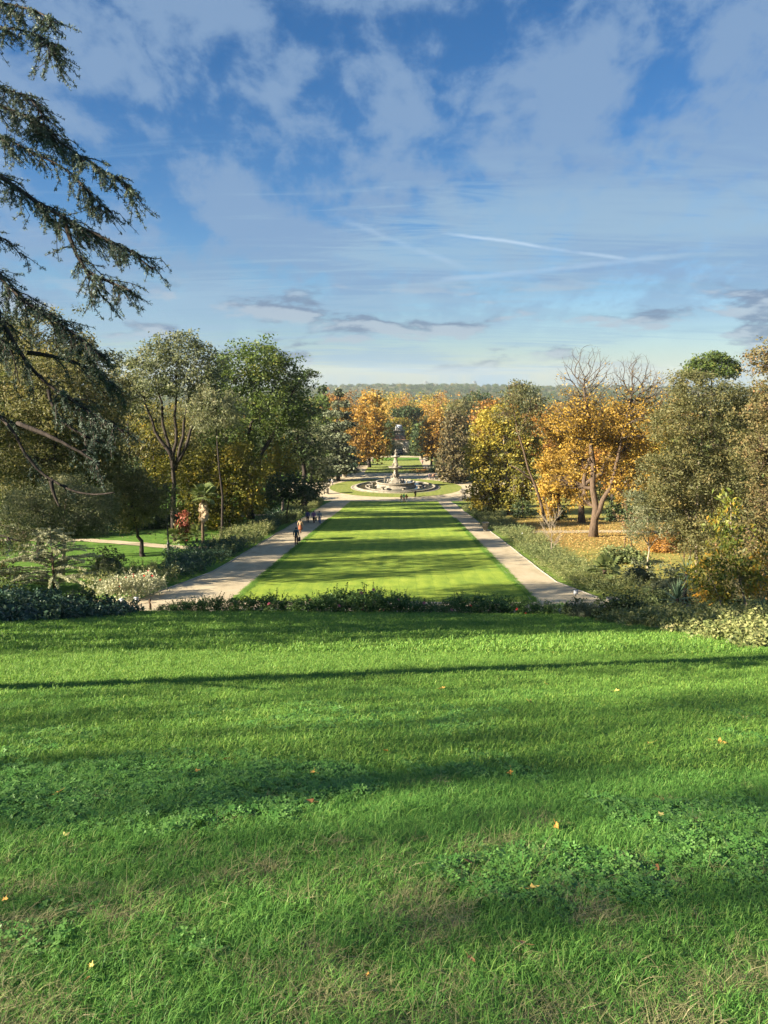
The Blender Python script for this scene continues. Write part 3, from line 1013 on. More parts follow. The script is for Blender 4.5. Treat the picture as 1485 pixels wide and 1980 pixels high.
make_tree('laurel_tree', 'pale yellow green bush like tree at the foot of the golden rust tree', 'tree', 275, 740,
          [(740, 868, 10, 14), (733, 878, 10, 10), (748, 862, 7, 10)], 'yellowgreen', 'bark_dark', seed=16, leafk=.8)
# backdrop of the left wood
for i, (px, py, rx, rz, d, mt, lab) in enumerate([
        (300, 850, 75, 70, 128, 'yellowgreen', 'dark yellowish tree deep in the left wood behind the many-stemmed tree'),
        (410, 870, 70, 70, 140, 'olive', 'dark tree deep in the left wood behind the pale feathery crown'),
        (520, 860, 65, 75, 150, 'midgreen', 'dark green tree deep in the left wood behind the small ochre tree'),
        (170, 860, 80, 90, 108, 'olive', 'dark olive tree deep in the left wood above the leaning trunk'),
        (10, 930, 90, 80, 96, 'midgreen', 'dark tree deep in the left wood at the picture edge'),
        (600, 820, 50, 60, 205, 'midgreen', 'green tree deep in the left wood behind the level boughs'),
        (240, 940, 60, 60, 100, 'darkgreen', 'dark low tree behind the small olive tree on the left lawn')]):
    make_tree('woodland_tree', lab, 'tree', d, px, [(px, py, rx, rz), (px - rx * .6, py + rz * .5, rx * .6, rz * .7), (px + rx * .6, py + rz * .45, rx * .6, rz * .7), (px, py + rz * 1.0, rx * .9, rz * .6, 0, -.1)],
              mt, 'bark_dark', seed=40 + i, group='trees deep in the left wood', twigs=False)

# ---------------- right side of the garden
make_tree('maple_tree', 'bright orange gold tree right of the view to the gatehouse', 'tree', 243, 833,
          [(846, 808, 16, 16), (832, 822, 18, 20), (826, 848, 19, 24), (846, 850, 18, 30), (830, 874, 19, 16, 0, .08), (852, 830, 14, 22)], 'orange', 'bark_dark', seed=17, cover=1.05)
make_tree('cypress_tree', 'dark brownish green conifer right of the fountain', 'tree', 193, 873,
          [(878, 808, 14, 18), (868, 832, 18, 24), (890, 828, 18, 26), (876, 860, 28, 28), (862, 890, 22, 28), (890, 888, 24, 32), (876, 915, 28, 18), (852, 905, 12, 16)], 'browncone', 'bark_dark', seed=18, droop=0.5, cover=1.0)
make_tree('linden_tree', 'big yellow green tree at the right end of the round plaza', 'tree', 118, 985,
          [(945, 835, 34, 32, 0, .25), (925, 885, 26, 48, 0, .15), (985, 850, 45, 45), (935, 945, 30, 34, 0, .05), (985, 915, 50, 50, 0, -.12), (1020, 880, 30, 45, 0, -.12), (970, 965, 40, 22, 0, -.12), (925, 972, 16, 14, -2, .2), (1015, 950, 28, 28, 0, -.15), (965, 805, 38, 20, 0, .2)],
          'goldgreen', 'bark_grey', seed=19, cover=1.0, trunks=[[(985, 1003), (984, 960), (980, 900), (975, 840)]], tr=0.5)
make_tree('poplar_tree', 'sparse tree with a long bare leaning trunk beside the yellow green tree', 'tree', 104, 1056,
          [(1000, 770, 36, 22), (1035, 790, 30, 24), (975, 800, 26, 20), (1020, 825, 26, 20, 0, .1), (1000, 745, 22, 12)], 'olive', 'bark', seed=20, cover=0.4, leafk=0.8,
          trunks=[[(1056, 1008), (1040, 950), (1020, 900), (1003, 840), (990, 780), (984, 745)], [(1030, 930), (1000, 905), (985, 900)], [(1003, 840), (1020, 800), (1030, 770)]], tr=0.2)
make_tree('chestnut_tree', 'golden chestnut tree with low rounded crown right of the leaning trunk', 'tree', 107, 1078,
          [(1075, 905, 36, 42), (1062, 955, 26, 30, 0, .1), (1110, 870, 38, 34, 0, -.05), (1100, 940, 38, 42), (1060, 985, 18, 16), (1090, 830, 40, 28, 0, -.2)], 'gold', 'bark_dark', seed=21, cover=0.95,
          trunks=[[(1077, 1008), (1078, 970), (1080, 920), (1085, 880)]], tr=0.32)
make_tree('chestnut_tree', 'golden chestnut behind the forked trunk with a wide brown trunk', 'tree', 103, 1125,
          [(1160, 840, 50, 34, 0, -.15), (1240, 850, 42, 40, 0, -.05), (1120, 810, 45, 26, 0, -.22), (1205, 800, 45, 26, 0, -.2), (1255, 900, 30, 40), (1270, 810, 36, 28, 0, -.2)], 'gold', 'bark', seed=22, cover=0.75,
          trunks=[[(1125, 1010), (1126, 960), (1135, 900), (1150, 850)], [(1128, 950), (1180, 880), (1230, 840)]], tr=0.48)
# the chestnut with a golden skirt and a bare top
rngb = np.random.default_rng(5)
ct = make_tree('chestnut_tree', 'tall forked chestnut with bare twiggy top and golden lower leaves', 'tree', 84, 1147,
               [(1188, 905, 42, 36, 1.6), (1218, 865, 40, 34, 2.5, .05), (1112, 885, 26, 38, 1.2, -.02), (1205, 945, 34, 26, -.5, -.05), (1122, 962, 18, 20, 1.5, -.1), (1240, 915, 26, 36, 2), (1085, 930, 32, 22, 2), (1160, 845, 36, 24, 2.5, -.1)], 'gold', 'bark', seed=23, cover=0.62,
               trunks=[[(1147, 1038), (1150, 1000), (1149, 960), (1146, 900), (1141, 840), (1134, 780), (1130, 740)], [(1150, 1002), (1164, 975), (1180, 940), (1195, 880), (1208, 820), (1218, 770)]], tr=0.46)
tbm = MB()
loc = ct.location


def rel(px, py, d, dd=0):
    q = at(px, py, d + dd) - loc
    return np.array([q.x, q.y, q.z])


def grow_twigs(tb, stems, domes, n, rng, minr, k_r):
    # every twig point joins the nearest node that lies nearer to the stem foot; thickness follows what it carries
    nodes = [np.array(p) for p in stems]
    par = [-1] * len(nodes)
    pts = []
    for (c, r) in domes:
        d_ = rng.normal(size=(n, 3))
        d_ /= np.linalg.norm(d_, axis=1, keepdims=True)
        pts.append(np.array(c) + d_ * np.array(r) * (rng.random((n, 1)) ** .36))
    pts = np.concatenate(pts)
    S = np.array(stems)
    dist = np.sqrt(((pts[:, None] - S[None]) ** 2).sum(-1)).min(1)
    order = np.argsort(dist)
    N = np.zeros((len(S) + len(pts), 3))
    N[:len(S)] = S
    m = len(S)
    for i in order:
        p = pts[i]
        v = p - N[:m]
        dd = np.sqrt((v ** 2).sum(1)) + 1e-6
        cost = dd * (1 + .9 * np.maximum(0, .25 - v[:, 2] / dd))
        j = int(np.argmin(cost))
        N[m] = N[j] + v[j] * min(1.0, 1.1 / dd[j]) + rng.normal(0, .02, 3)
        par.append(j)
        m += 1
    load = np.ones(m)
    for i in range(m - 1, len(S) - 1, -1):
        load[par[i]] += load[i]
    for it in range(4):
        acc, cnt = np.zeros((m, 3)), np.zeros(m)
        for i in range(len(S), m):
            acc[par[i]] += N[i] * load[i]
            cnt[par[i]] += load[i]
        for i in range(len(S), m):
            if cnt[i] > 0:
                N[i] = .4 * N[i] + .3 * N[par[i]] + .3 * acc[i] / cnt[i]
    A, B_, RA, RB = [], [], [], []
    for i in range(len(S), m):
        j = par[i]
        A.append(N[j]); B_.append(N[i])
        rb = max(minr, k_r * load[i] ** .5)
        RA.append(rb * 1.15); RB.append(rb)
    tb.twigs(A, B_, RA, RB, 4)
    return N[len(S):]


s84 = pxm(84)
stA = [rel(*q, 84) for q in ((1146, 900), (1144, 870), (1142, 845), (1139, 820), (1136, 795), (1133, 770), (1131, 750), (1130, 740))]
nA_ = grow_twigs(tbm, stA, [(rel(1133, 738, 84), (60 * s84, 3.0, 72 * s84)), (rel(1100, 800, 84), (46 * s84, 2.6, 42 * s84)), (rel(1140, 800, 84), (40 * s84, 2.4, 60 * s84))], 900, rngb, .009, .0082)
stB = [rel(*q, 84) for q in ((1195, 880), (1201, 850), (1207, 822), (1212, 800), (1218, 772))]
nB_ = grow_twigs(tbm, stB, [(rel(1222, 742, 84), (46 * s84, 2.6, 62 * s84)), (rel(1272, 770, 84), (40 * s84, 2.4, 52 * s84)), (rel(1235, 815, 84), (52 * s84, 2.6, 40 * s84))], 800, rngb, .009, .0082)
# the last leaves thin out upwards along the same twigs
nn_ = np.concatenate([nA_, nB_])
zt, zb = rel(1130, 690, 84)[2], rel(1130, 850, 84)[2]
keep_ = rngb.random(len(nn_)) < np.clip((zt - nn_[:, 2]) / (zt - zb), 0, 1) ** 2.6
nn_ = np.repeat(nn_[keep_], 5, 0)
lv_ = MB()
lv_.leaves(nn_ + rngb.normal(0, .28, nn_.shape), .26, .15, rngb, .3, .3, np.clip(rngb.normal(.4, .2, len(nn_)), 0, 1))
lv_.obj('last_leaves', M['gold'], ct)
tbm.obj('branch', M['bark_twig'], ct, smooth=False)

make_tree('olive_tree', 'large grey olive leaved tree filling the right side of the picture', 'tree', 57, 1350,
          [(1365, 770, 62, 48), (1310, 825, 60, 55, 0, .05), (1395, 855, 70, 62), (1295, 915, 58, 52), (1380, 940, 66, 50, 0, .06), (1440, 800, 45, 55), (1285, 965, 42, 26, 0, .1), (1345, 1005, 50, 32, 0, .12), (1350, 1045, 50, 24, 0, .05), (1330, 740, 34, 26)], 'olive', 'bark_pale', seed=24, cover=0.9, aspect=0.4,
          trunks=[[(1350, 1085), (1348, 1030), (1345, 960), (1350, 880), (1360, 800)], [(1348, 1020), (1310, 960), (1290, 910)], [(1347, 1010), (1390, 950), (1410, 880)]], tr=0.16)
make_tree('young_tree', 'slender young tree with pale straight trunk on the right meadow', 'tree', 57.5, 1253,
          [(1252, 985, 34, 30, 0, .2), (1236, 1020, 30, 26, 0, .15), (1275, 1012, 34, 30, 0, .15), (1290, 975, 26, 26, 0, .1), (1230, 960, 22, 24, 0, .1)], 'greygreen', 'bark_pale', aspect=0.3, droop=0.35, seed=25, cover=0.6,
          trunks=[[(1252, 1106), (1254, 1070), (1255, 1030), (1254, 990)], [(1254, 1060), (1280, 1030)], [(1254, 1055), (1235, 1025)]], tr=0.085)
make_tree('stone_pine', 'umbrella pine whose flat green top rises above the right olive tree', 'tree', 125, 1375,
          [(1378, 692, 30, 12), (1350, 708, 26, 15), (1402, 706, 26, 15), (1335, 722, 22, 10), (1418, 718, 18, 12), (1378, 716, 45, 16)], 'midgreen', 'bark', seed=26, cover=1.1, leafk=.8)
make_tree('beech_tree', 'reddish brown tree along the right picture edge', 'tree', 47, 1500,
          [(1478, 690, 26, 38, 0, .1), (1490, 775, 42, 55), (1470, 875, 34, 55, 0, -.05), (1490, 970, 44, 50), (1450, 1030, 34, 40), (1520, 860, 60, 90), (1480, 1075, 30, 40, 0, -.05)], 'redbrown', 'bark', seed=27, cover=0.72)
make_tree('loquat_tree', 'young tree with big yellowing leaves standing in the right foreground border', 'tree', 31, 1448,
          [(1395, 1085, 36, 26), (1365, 1118, 44, 28), (1425, 1045, 28, 34), (1440, 1115, 38, 30, 0, .08), (1412, 975, 14, 26), (1362, 1152, 22, 14, 0, .3), (1465, 1140, 26, 24, 0, .3), (1400, 1010, 26, 20), (1478, 1085, 18, 40, 1, .35), (1400, 1150, 30, 14, 0, .1)], 'loquat', 'bark_pale', seed=28, leafk=1.9, aspect=0.36, droop=0.8, up=0.2, cover=0.62, rc=0.34,
          trunks=[[(1449, 1208), (1440, 1160), (1425, 1090), (1412, 1010), (1410, 970)], [(1395, 1195), (1385, 1150), (1370, 1110)], [(1395, 1195), (1350, 1165)], [(1440, 1170), (1470, 1130)]], tr=0.055)
# backdrop of the right wood
for i, (px, py, rx, rz, d, mt, lab) in enumerate([
        (1050, 830, 55, 45, 150, 'rust', 'brownish gold tree behind the leaning trunk on the right'),
        (1180, 850, 60, 55, 140, 'rust', 'brownish gold tree behind the forked chestnut'),
        (1270, 860, 55, 60, 128, 'goldgreen', 'ochre tree between the forked chestnut and the olive tree'),
        (960, 800, 40, 30, 175, 'rust', 'brown gold tree top behind the big yellow green tree'),
        (1010, 765, 34, 26, 190, 'greygreen', 'thin grey green tree top reaching the horizon on the right'),
        (1440, 880, 70, 90, 90, 'olive', 'dark olive tree behind the reddish brown tree'),
        (1120, 900, 60, 50, 165, 'olive', 'dark olive tree deep behind the golden chestnuts'),
        (925, 860, 30, 40, 215, 'browncone', 'dark tree between the brown conifer and the yellow green tree'),
        (1330, 930, 60, 60, 110, 'olive', 'olive tree deep behind the slender young tree')]):
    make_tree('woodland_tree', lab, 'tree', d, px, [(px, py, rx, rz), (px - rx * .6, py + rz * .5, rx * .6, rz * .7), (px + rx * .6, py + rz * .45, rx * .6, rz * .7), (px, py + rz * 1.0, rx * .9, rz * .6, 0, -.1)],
              mt, 'bark_dark', seed=60 + i, group='trees deep in the right wood', twigs=False, cover=0.7)
for i, (px, py, rx, rz, d, lab) in enumerate([(1195, 985, 24, 26, 106, 'dark dense bush behind the forked chestnut trunk'), (1080, 990, 16, 17, 110, 'dark dense bush under the golden chestnut'),
                                              (1010, 985, 20, 20, 112, 'dark bush at the foot of the big yellow green tree'), (1230, 990, 22, 24, 104, 'dark bush left of the slender young tree'),
                                              (955, 965, 20, 16, 135, 'dark bush beside the plaza behind the yellow green tree')]):
    make_tree('evergreen_bush', lab, 'bush', d, px, [(px, py, rx, rz), (px + rx * .5, py + rz * .4, rx * .6, rz * .6), (px - rx * .5, py + rz * .4, rx * .6, rz * .6)], 'darkgreen', 'bark_dark', seed=80 + i, twigs=False, group='dark bushes under the right trees')

# ---------------- trees round the gatehouse and beyond
make_tree('stone_pine', 'flat topped dark umbrella pine rising behind the gatehouse', 'tree', 345, 790,
          [(790, 793, 24, 7), (768, 797, 14, 7), (808, 800, 14, 9), (780, 802, 22, 7), (800, 812, 12, 14)], 'darkgreen', 'bark', seed=30, leafk=.7, cover=1.1)
make_tree('plane_tree', 'yellow green tree growing right behind the gatehouse roof', 'tree', 325, 775,
          [(772, 814, 13, 8), (762, 820, 10, 7), (785, 822, 12, 10), (790, 840, 8, 10)], 'yellowgreen', 'bark', seed=31, leafk=.7)
for i, (px, py, rx, rz, d, mt, lab) in enumerate([
        (806, 860, 13, 34, 298, 'darkgreen', 'dark evergreen tree right of the gatehouse'),
        (752, 850, 10, 34, 300, 'darkgreen', 'dark evergreen tree left of the gatehouse'),
        (822, 840, 10, 30, 312, 'darkgreen', 'dark evergreen tree behind the orange gold tree'),
        (742, 830, 12, 30, 318, 'yellowgreen', 'dull green tree behind the golden rust tree'),
        (830, 815, 14, 14, 340, 'olive', 'olive tree above the orange gold tree'),
        (905, 790, 40, 20, 330, 'olive', 'dark olive tree behind the brown conifer'),
        (925, 772, 30, 14, 360, 'darkgreen', 'dark spreading pine right of the golden far trees'),
        (650, 780, 26, 22, 330, 'rust', 'rust coloured tree behind the tiered cedar')]):
    make_tree('woodland_tree', lab, 'tree', d, px, [(px, py, rx, rz), (px - rx * .5, py + rz * .5, rx * .6, rz * .6), (px + rx * .5, py + rz * .45, rx * .6, rz * .6)], mt, 'bark_dark', seed=90 + i, twigs=False, leafk=.75, cover=1.0, group='trees round the gatehouse')


def crown_mesh(name, mat, r, n, L, rng, flat=0.85, lobes=5, W=0.6):
    mb_ = MB()
    bl = [(0, 0, 0, r, r, r * flat, 0)]
    for k in range(lobes):
        a = rng.uniform(0, 2 * np.pi)
        bl.append((r * .55 * math.cos(a), r * .55 * math.sin(a), rng.uniform(-.3, .45) * r, r * .55, r * .55, r * .5, rng.uniform(-.12, .12)))
    surf = sum(4 * np.pi * b[3] ** 2 for b in bl)
    Pn, Tn, _, _ = sample_blobs(bl, rng, r * .22, n * L * L * W * 0.5 / surf, L * L * W * 0.5)
    mb_.leaves(Pn, L, L * W, rng, 0, .4, Tn)
    return mb_.mesh(name, mat)


def trunk_mesh(name, h, r, mat, rng, forks=3):
    b = MB()
    q = np.array([[0, 0, -1.0], [rng.normal(0, .1), rng.normal(0, .1), h * .4], [rng.normal(0, .2), rng.normal(0, .2), h * .8]])
    b.tube(q, [r * 1.2, r * .9, r * .5], 6)
    for k in range(forks):
        a = rng.uniform(0, 6.28)
        b.tube(np.array([q[1], q[1] + [math.cos(a) * h * .2, math.sin(a) * h * .2, h * .35]]), [r * .5, r * .2], 4)
    return b.mesh(name, mat)


rngp = np.random.default_rng(77)
plane_cr = [crown_mesh('plane_crown', M[k], 8.0, 2300, 0.95, rngp) for k in ('gold', 'goldgreen', 'rust', 'gold')]
plane_tr = trunk_mesh('plane_trunk', 18, 0.5, M['bark_grey'], rngp)
_pl = [(625, 772, 470), (652, 765, 520), (676, 760, 560), (742, 757, 500), (758, 764, 450), (775, 758, 545), (795, 770, 430), (812, 760, 500), (830, 766, 455), (848, 759, 560), (868, 764, 500), (884, 772, 430), (760, 782, 400), (815, 782, 395), (842, 784, 405), (868, 786, 400), (640, 790, 420), (600, 768, 480), (905, 764, 540), (940, 772, 480), (975, 770, 520)]
for i, (px, py, d) in enumerate(_pl):
    top = at(px, py, d)
    z0 = Hs(top.x, d)
    h = top.z - z0
    rr = h * 0.34
    o = empty('plane_tree', (top.x, d, z0), 'golden plane tree in the autumn belt below the hill, ' + ('left of the gatehouse' if px < 745 else ('above the gatehouse' if px < 815 else 'right of the gatehouse')), 'tree', 'golden plane trees below the hill', rngp.uniform(0, 6.28))
    t = link(bpy.data.objects.new('trunk', plane_tr), o)
    t.scale = (h / 22,) * 3
    c = link(bpy.data.objects.new('crown', plane_cr[(i * 7) % 4]), o)
    c.location = (0, 0, h - rr * 1.05)
    c.scale = (rr / 8 * 1.15, rr / 8 * 1.15, rr / 8 * 1.2)


# ---------------- geometry-node scatter for what nobody could count
def scatter_group(name, coll):
    ng = bpy.data.node_groups.new(name, 'GeometryNodeTree')
    ng.interface.new_socket('Geometry', in_out='INPUT', socket_type='NodeSocketGeometry')
    ng.interface.new_socket('Geometry', in_out='OUTPUT', socket_type='NodeSocketGeometry')
    gi = ng.nodes.new('NodeGroupInput')
    go = ng.nodes.new('NodeGroupOutput')
    ip = ng.nodes.new('GeometryNodeInstanceOnPoints')
    ci = ng.nodes.new('GeometryNodeCollectionInfo')
    ci.inputs['Collection'].default_value = coll
    ci.inputs['Separate Children'].default_value = True
    ci.inputs['Reset Children'].default_value = True
    def na(nm, typ):
        n = ng.nodes.new('GeometryNodeInputNamedAttribute')
        n.data_type = typ
        n.inputs['Name'].default_value = nm
        return n.outputs[0]
    L_ = ng.links.new
    L_(gi.outputs[0], ip.inputs['Points'])
    L_(ci.outputs[0], ip.inputs['Instance'])
    ip.inputs['Pick Instance'].default_value = True
    L_(na('idx', 'INT'), ip.inputs['Instance Index'])
    L_(na('rot', 'FLOAT_VECTOR'), ip.inputs['Rotation'])
    L_(na('scl', 'FLOAT_VECTOR'), ip.inputs['Scale'])
    L_(ip.outputs[0], go.inputs[0])
    return ng


def scatter(name, pts, idx, rot, scl, meshes, kind='stuff', label=None, cat=None, parent=None):
    coll = bpy.data.collections.new(name + '_kinds')
    for i, me in enumerate(meshes):
        coll.objects.link(bpy.data.objects.new(f'{name}_kind_{chr(97 + i)}', me))
    me = bpy.data.meshes.new(name)
    n = len(pts)
    me.vertices.add(n)
    me.vertices.foreach_set('co', np.asarray(pts, np.float32).ravel())
    a = me.attributes.new('idx', 'INT', 'POINT')
    a.data.foreach_set('value', np.asarray(idx, np.int32))
    a = me.attributes.new('rot', 'FLOAT_VECTOR', 'POINT')
    a.data.foreach_set('vector', np.asarray(rot, np.float32).ravel())
    a = me.attributes.new('scl', 'FLOAT_VECTOR', 'POINT')
    a.data.foreach_set('vector', np.asarray(scl, np.float32).ravel())
    o = link(bpy.data.objects.new(name, me), parent)
    md = o.modifiers.new('scatter', 'NODES')
    md.node_group = scatter_group(name + '_nodes', coll)
    return tag(o, label, cat, None, kind)


def far_woods():
    rng = np.random.default_rng(3)
    ms = [crown_mesh('wood_crown', M[k], 5.0, 420, 1.5, rng, .8, 4) for k in ('darkgreen', 'midgreen', 'olive', 'darkgreen', 'rust', 'goldgreen')]
    pts, idx, rot, scl = [], [], [], []
    # near woods on both flanks and beyond the gate, then the hill
    def put(x, y, s, i, lift):
        pts.append((x, y, Hs(x, y) + lift * s))
        idx.append(i)
        rot.append((0, 0, rng.uniform(0, 6.28)))
        scl.append((s, s, s * rng.uniform(.85, 1.15)))
    for _ in range(1500):
        y = rng.uniform(310, 900) ** 1.0
        w = 40 + y * 0.62
        x = rng.uniform(-w, w)
        if abs(x) < 12 and y < 330:
            continue
        k = rng.choice([0, 1, 2, 4, 5], p=[.25, .2, .2, .15, .2])
        put(x, y, rng.uniform(.8, 1.3) * (1.0 if y > 420 else 1.1), k, 4.6)
    for _ in range(4200):
        y = rng.uniform(900, 3300)
        w = y * 0.55
        x = rng.uniform(-w, w)
        k = rng.choice([0, 1, 2, 3, 5], p=[.42, .22, .2, .12, .04])
        put(x, y, rng.uniform(.9, 1.7), k, 3.0)
    # flanks of the garden outside and at the edges of the frame
    for _ in range(260):
        y = rng.uniform(150, 310)
        sgn = -1 if rng.random() < .5 else 1
        x = sgn * rng.uniform(48, 60 + y * .6)
        put(x, y, rng.uniform(1.0, 1.5), rng.choice([0, 1, 2, 5], p=[.3, .3, .3, .1]), 5.2)
    scatter('distant_woodland', pts, idx, rot, scl, ms, label='wooded hills and tree belts beyond the garden up to the horizon', cat='woodland')


far_woods()

# electricity pylons on the skyline
for i, (px, lab) in enumerate(((823, 'left of two tiny electricity pylons on the wooded skyline'), (917, 'right of two tiny electricity pylons on the wooded skyline'))):
    d = 3050
    base = at(px, 745, d)
    o = empty('electricity_pylon', (base.x, d, Hs(base.x, d)), lab, 'pylon', 'pylons on the skyline')
    h = at(px, 739, d).z - Hs(base.x, d) + 3
    b = MB()
    for sx in (-1, 1):
        for sy in (-1, 1):
            b.tube([(sx * 3, sy * 3, 0), (sx * 1.0, sy * 1.0, h * .6), (sx * .4, sy * .4, h)], 0.35, 4)
    for k in range(7):
        z0, z1 = h * k / 7, h * (k + 1) / 7
        w0, w1 = 3 - 2.6 * k / 7, 3 - 2.6 * (k + 1) / 7
        b.twigs([(-w0, -w0, z0), (w0, -w0, z0)], [(w1, -w1, z1), (-w1, -w1, z1)], .2, .2, 4)
    b.obj('tower', M['steel'], o)
    c = MB()
    for z, w in ((h * .74, 8), (h * .86, 10), (h * .97, 7)):
        c.tube([(-w, 0, z), (0, 0, z + 1.2), (w, 0, z)], .45, 4)
        c.tube([(-w, 0, z), (w, 0, z)], .4, 4)
    c.obj('crossarm', M['steel'], o)

print('leaf quads so far', QUADS[0], 'time', round(time.time() - T0, 1))

# ------------------------------------------------------------------ shrubs and beds
def shrub_mesh(name, mat, r, h, n, L, rng, W=0.45, up=0.3, droop=0.0, spikes=10, flat=0.0):
    """uneven bush: overlapping lobes of small leaves with loose shoots"""
    b = MB()
    bl = [(0, 0, h * .42, r * .85, r * .85, h * .5, 0)]
    for k in range(5):
        a = rng.uniform(0, 6.28)
        q = rng.uniform(.3, .65) * r
        bl.append((q * math.cos(a), q * math.sin(a), h * rng.uniform(.3, .7), r * rng.uniform(.3, .5), r * rng.uniform(.3, .5), h * rng.uniform(.25, .42), rng.uniform(-.1, .15)))
    surf = sum(4 * np.pi * b_[3] * (b_[3] + b_[5]) / 2 for b_ in bl)
    Pn, Tn, _, _ = sample_blobs(bl, rng, max(.12, r * .16), n * L * L * W * .5 / surf, L * L * W * .5)
    k = Pn[:, 2] > 0.0
    b.leaves(Pn[k], L, L * W, rng, droop, up, Tn[k])
    A, B_ = [], []
    for s in range(spikes):
        a = rng.uniform(0, 6.28)
        p0 = np.array([math.cos(a) * r * .5, math.sin(a) * r * .5, h * .5])
        p1 = p0 + np.array([math.cos(a) * r * .4, math.sin(a) * r * .4, h * rng.uniform(.3, .75)])
        A.append(p0); B_.append(p1)
        t = rng.uniform(.3, 1, 10)[:, None]
        b.leaves(p0 + (p1 - p0) * t + rng.normal(0, L * .3, (10, 3)), L * .9, L * W * .9, rng, 0, .2, rng.uniform(.3, .9, 10))
    b.twigs(A, B_, .012, .006, 3, .1)
    return b.mesh(name, mat)


rs = np.random.default_rng(21)
bed_dark = [shrub_mesh('bed_shrub_foliage', M['shrub'], 1.35, 1.25, 1500, .17, rs, spikes=16) for _ in range(3)]
bed_pale = [shrub_mesh('bed_shrub_pale_foliage', M['paleshrub'], 1.25, 1.30, 1500, .16, rs, .3, .1, 0, 26) for _ in range(3)]
bed_deep = [shrub_mesh('bed_shrub_deep_foliage', M['ivy'], 1.35, 1.2, 1500, .17, rs, spikes=14) for _ in range(2)]


def bed(x0, x1, y0, y1, step, pal, side):
    y = y0
    while y < y1:
        for k in range(2):
            x = x0 + (x1 - x0) * (k + .5) / 2 + rs.normal(0, .25) + (max(0, 52 - y) * .12 if side == 'right' else -max(0, 56 - y) * .16)
            yy = y + rs.normal(0, .3)
            kind = pal(x, yy)
            me = {'d': bed_dark, 'p': bed_pale, 'e': bed_deep}[kind]
            o = link(bpy.data.objects.new('garden_shrub', me[rs.integers(len(me))]))
            s = rs.uniform(.85, 1.15)
            o.location = (x, yy, Hs(x, yy) - .05)
            o.rotation_euler = (0, 0, rs.uniform(0, 6.28))
            o.scale = (s, s, s * rs.uniform(.75, 1.15) * (.62 if side == 'right' else 1.0))
            nm = {'d': 'grey green', 'p': 'pale yellow green', 'e': 'dark blue green'}[kind]
            zone = 'near end' if yy < 66 else ('middle stretch' if yy < 102 else 'far end')
            tag(o, f'low {nm} shrub in the {zone} of the {side} gravel walk bed', 'shrub', f'{nm} shrubs in the {zone} of the {side} bed')
        y += step


def pal_left(x, y):
    if y < 53: return 'p' if rs.random() < .8 else 'd'
    if 53 <= y < 72: return 'e' if rs.random() < .8 else 'd'
    if 72 <= y < 88: return 'p' if rs.random() < .65 else 'd'
    if 88 <= y < 118: return 'e' if rs.random() < .7 else 'd'
    if 118 <= y < 132: return 'p'
    return 'd' if rs.random() < .5 else 'p'


def pal_right(x, y):
    r_ = rs.random()
    return 'd' if r_ < .5 else 'p'


bed(-17.6, -13.5, 47, 150, 2.0, pal_left, 'left')
bed(12.2, 15.9, 47.5, 137, 2.0, pal_right, 'right')
# beds along the far walks
for sx, side in ((-1, 'left'), (1, 'right')):
    y = 218
    while y < 286:
        x = sx * (14.0 + rs.normal(0, .4))
        o = link(bpy.data.objects.new('garden_shrub', (bed_deep if sx < 0 else bed_dark)[rs.integers(2)]))
        o.location = (x, y, Hs(x, y) - .05)
        o.scale = (1.3, 1.3, 1.5)
        o.rotation_euler = (0, 0, rs.uniform(0, 6.28))
        tag(o, f'dark shrub lining the {side} walk of the far lawn behind the fountain', 'shrub', f'shrubs of the far {side} walk')
        y += 2.6

# rose row at the foot of the grass bank
rose_m = [shrub_mesh('rose_foliage', M['rose'], .85, 1.0, 2600, .105, rs, .55, .3, 0.1, 22) for _ in range(4)]


def flower_mesh(name, mat, r):
    b = MB()
    rg = np.random.default_rng(2)
    for ring, (n, t) in enumerate(((6, .9), (5, .55), (3, .25))):
        for k in range(n):
            a = 2 * math.pi * k / n + ring * .5
            c, s = math.cos(a), math.sin(a)
            b.add([(0, 0, 0), (c * r * t - s * r * .35, s * r * t + c * r * .35, r * (.25 + .25 * ring)), (c * r * t * 1.25, s * r * t * 1.25, r * (.35 + .25 * ring)), (c * r * t + s * r * .35, s * r * t - c * r * .35, r * (.25 + .25 * ring))], [(0, 1, 2, 3)], rg.uniform(.2, .9))
    return b.mesh(name, mat)


fl_pink = flower_mesh('rose_bloom_pink', M['petal_pink'], .085)
fl_red = flower_mesh('rose_bloom_red', M['petal_red'], .08)
rose_fl = [(698, 1147, 0), (722, 1141, 0), (770, 1160, 0), (700, 1180, 1), (735, 1183, 1), (742, 1182, 0), (820, 1166, 0), (910, 1172, 1), (1000, 1178, 1), (873, 1180, 0), (1016, 1196, 1), (1030, 1197, 1), (600, 1160, 0), (655, 1172, 0), (520, 1168, 0), (450, 1170, 1)]
rose_roots = []
_hp = [(325, 38.6, .62), (352, 38.4, .75), (380, 38.6, .85), (408, 38.5, .8), (440, 38.7, .78), (470, 38.5, .85), (500, 38.8, .82), (530, 38.6, .9), (560, 38.7, .85), (592, 38.6, .95), (622, 38.8, 1.0), (650, 38.7, 1.2), (680, 38.8, 1.28), (708, 38.6, 1.25), (736, 38.8, 1.15), (765, 38.5, 1.05), (795, 38.4, .85), (822, 38.3, .75), (850, 38.2, .72), (880, 38.0, .85), (908, 37.9, 1.0), (936, 37.9, .9), (965, 37.8, .95), (992, 37.6, .9), (1020, 37.4, .75), (1048, 37.2, .7), (1075, 37.0, .68)]
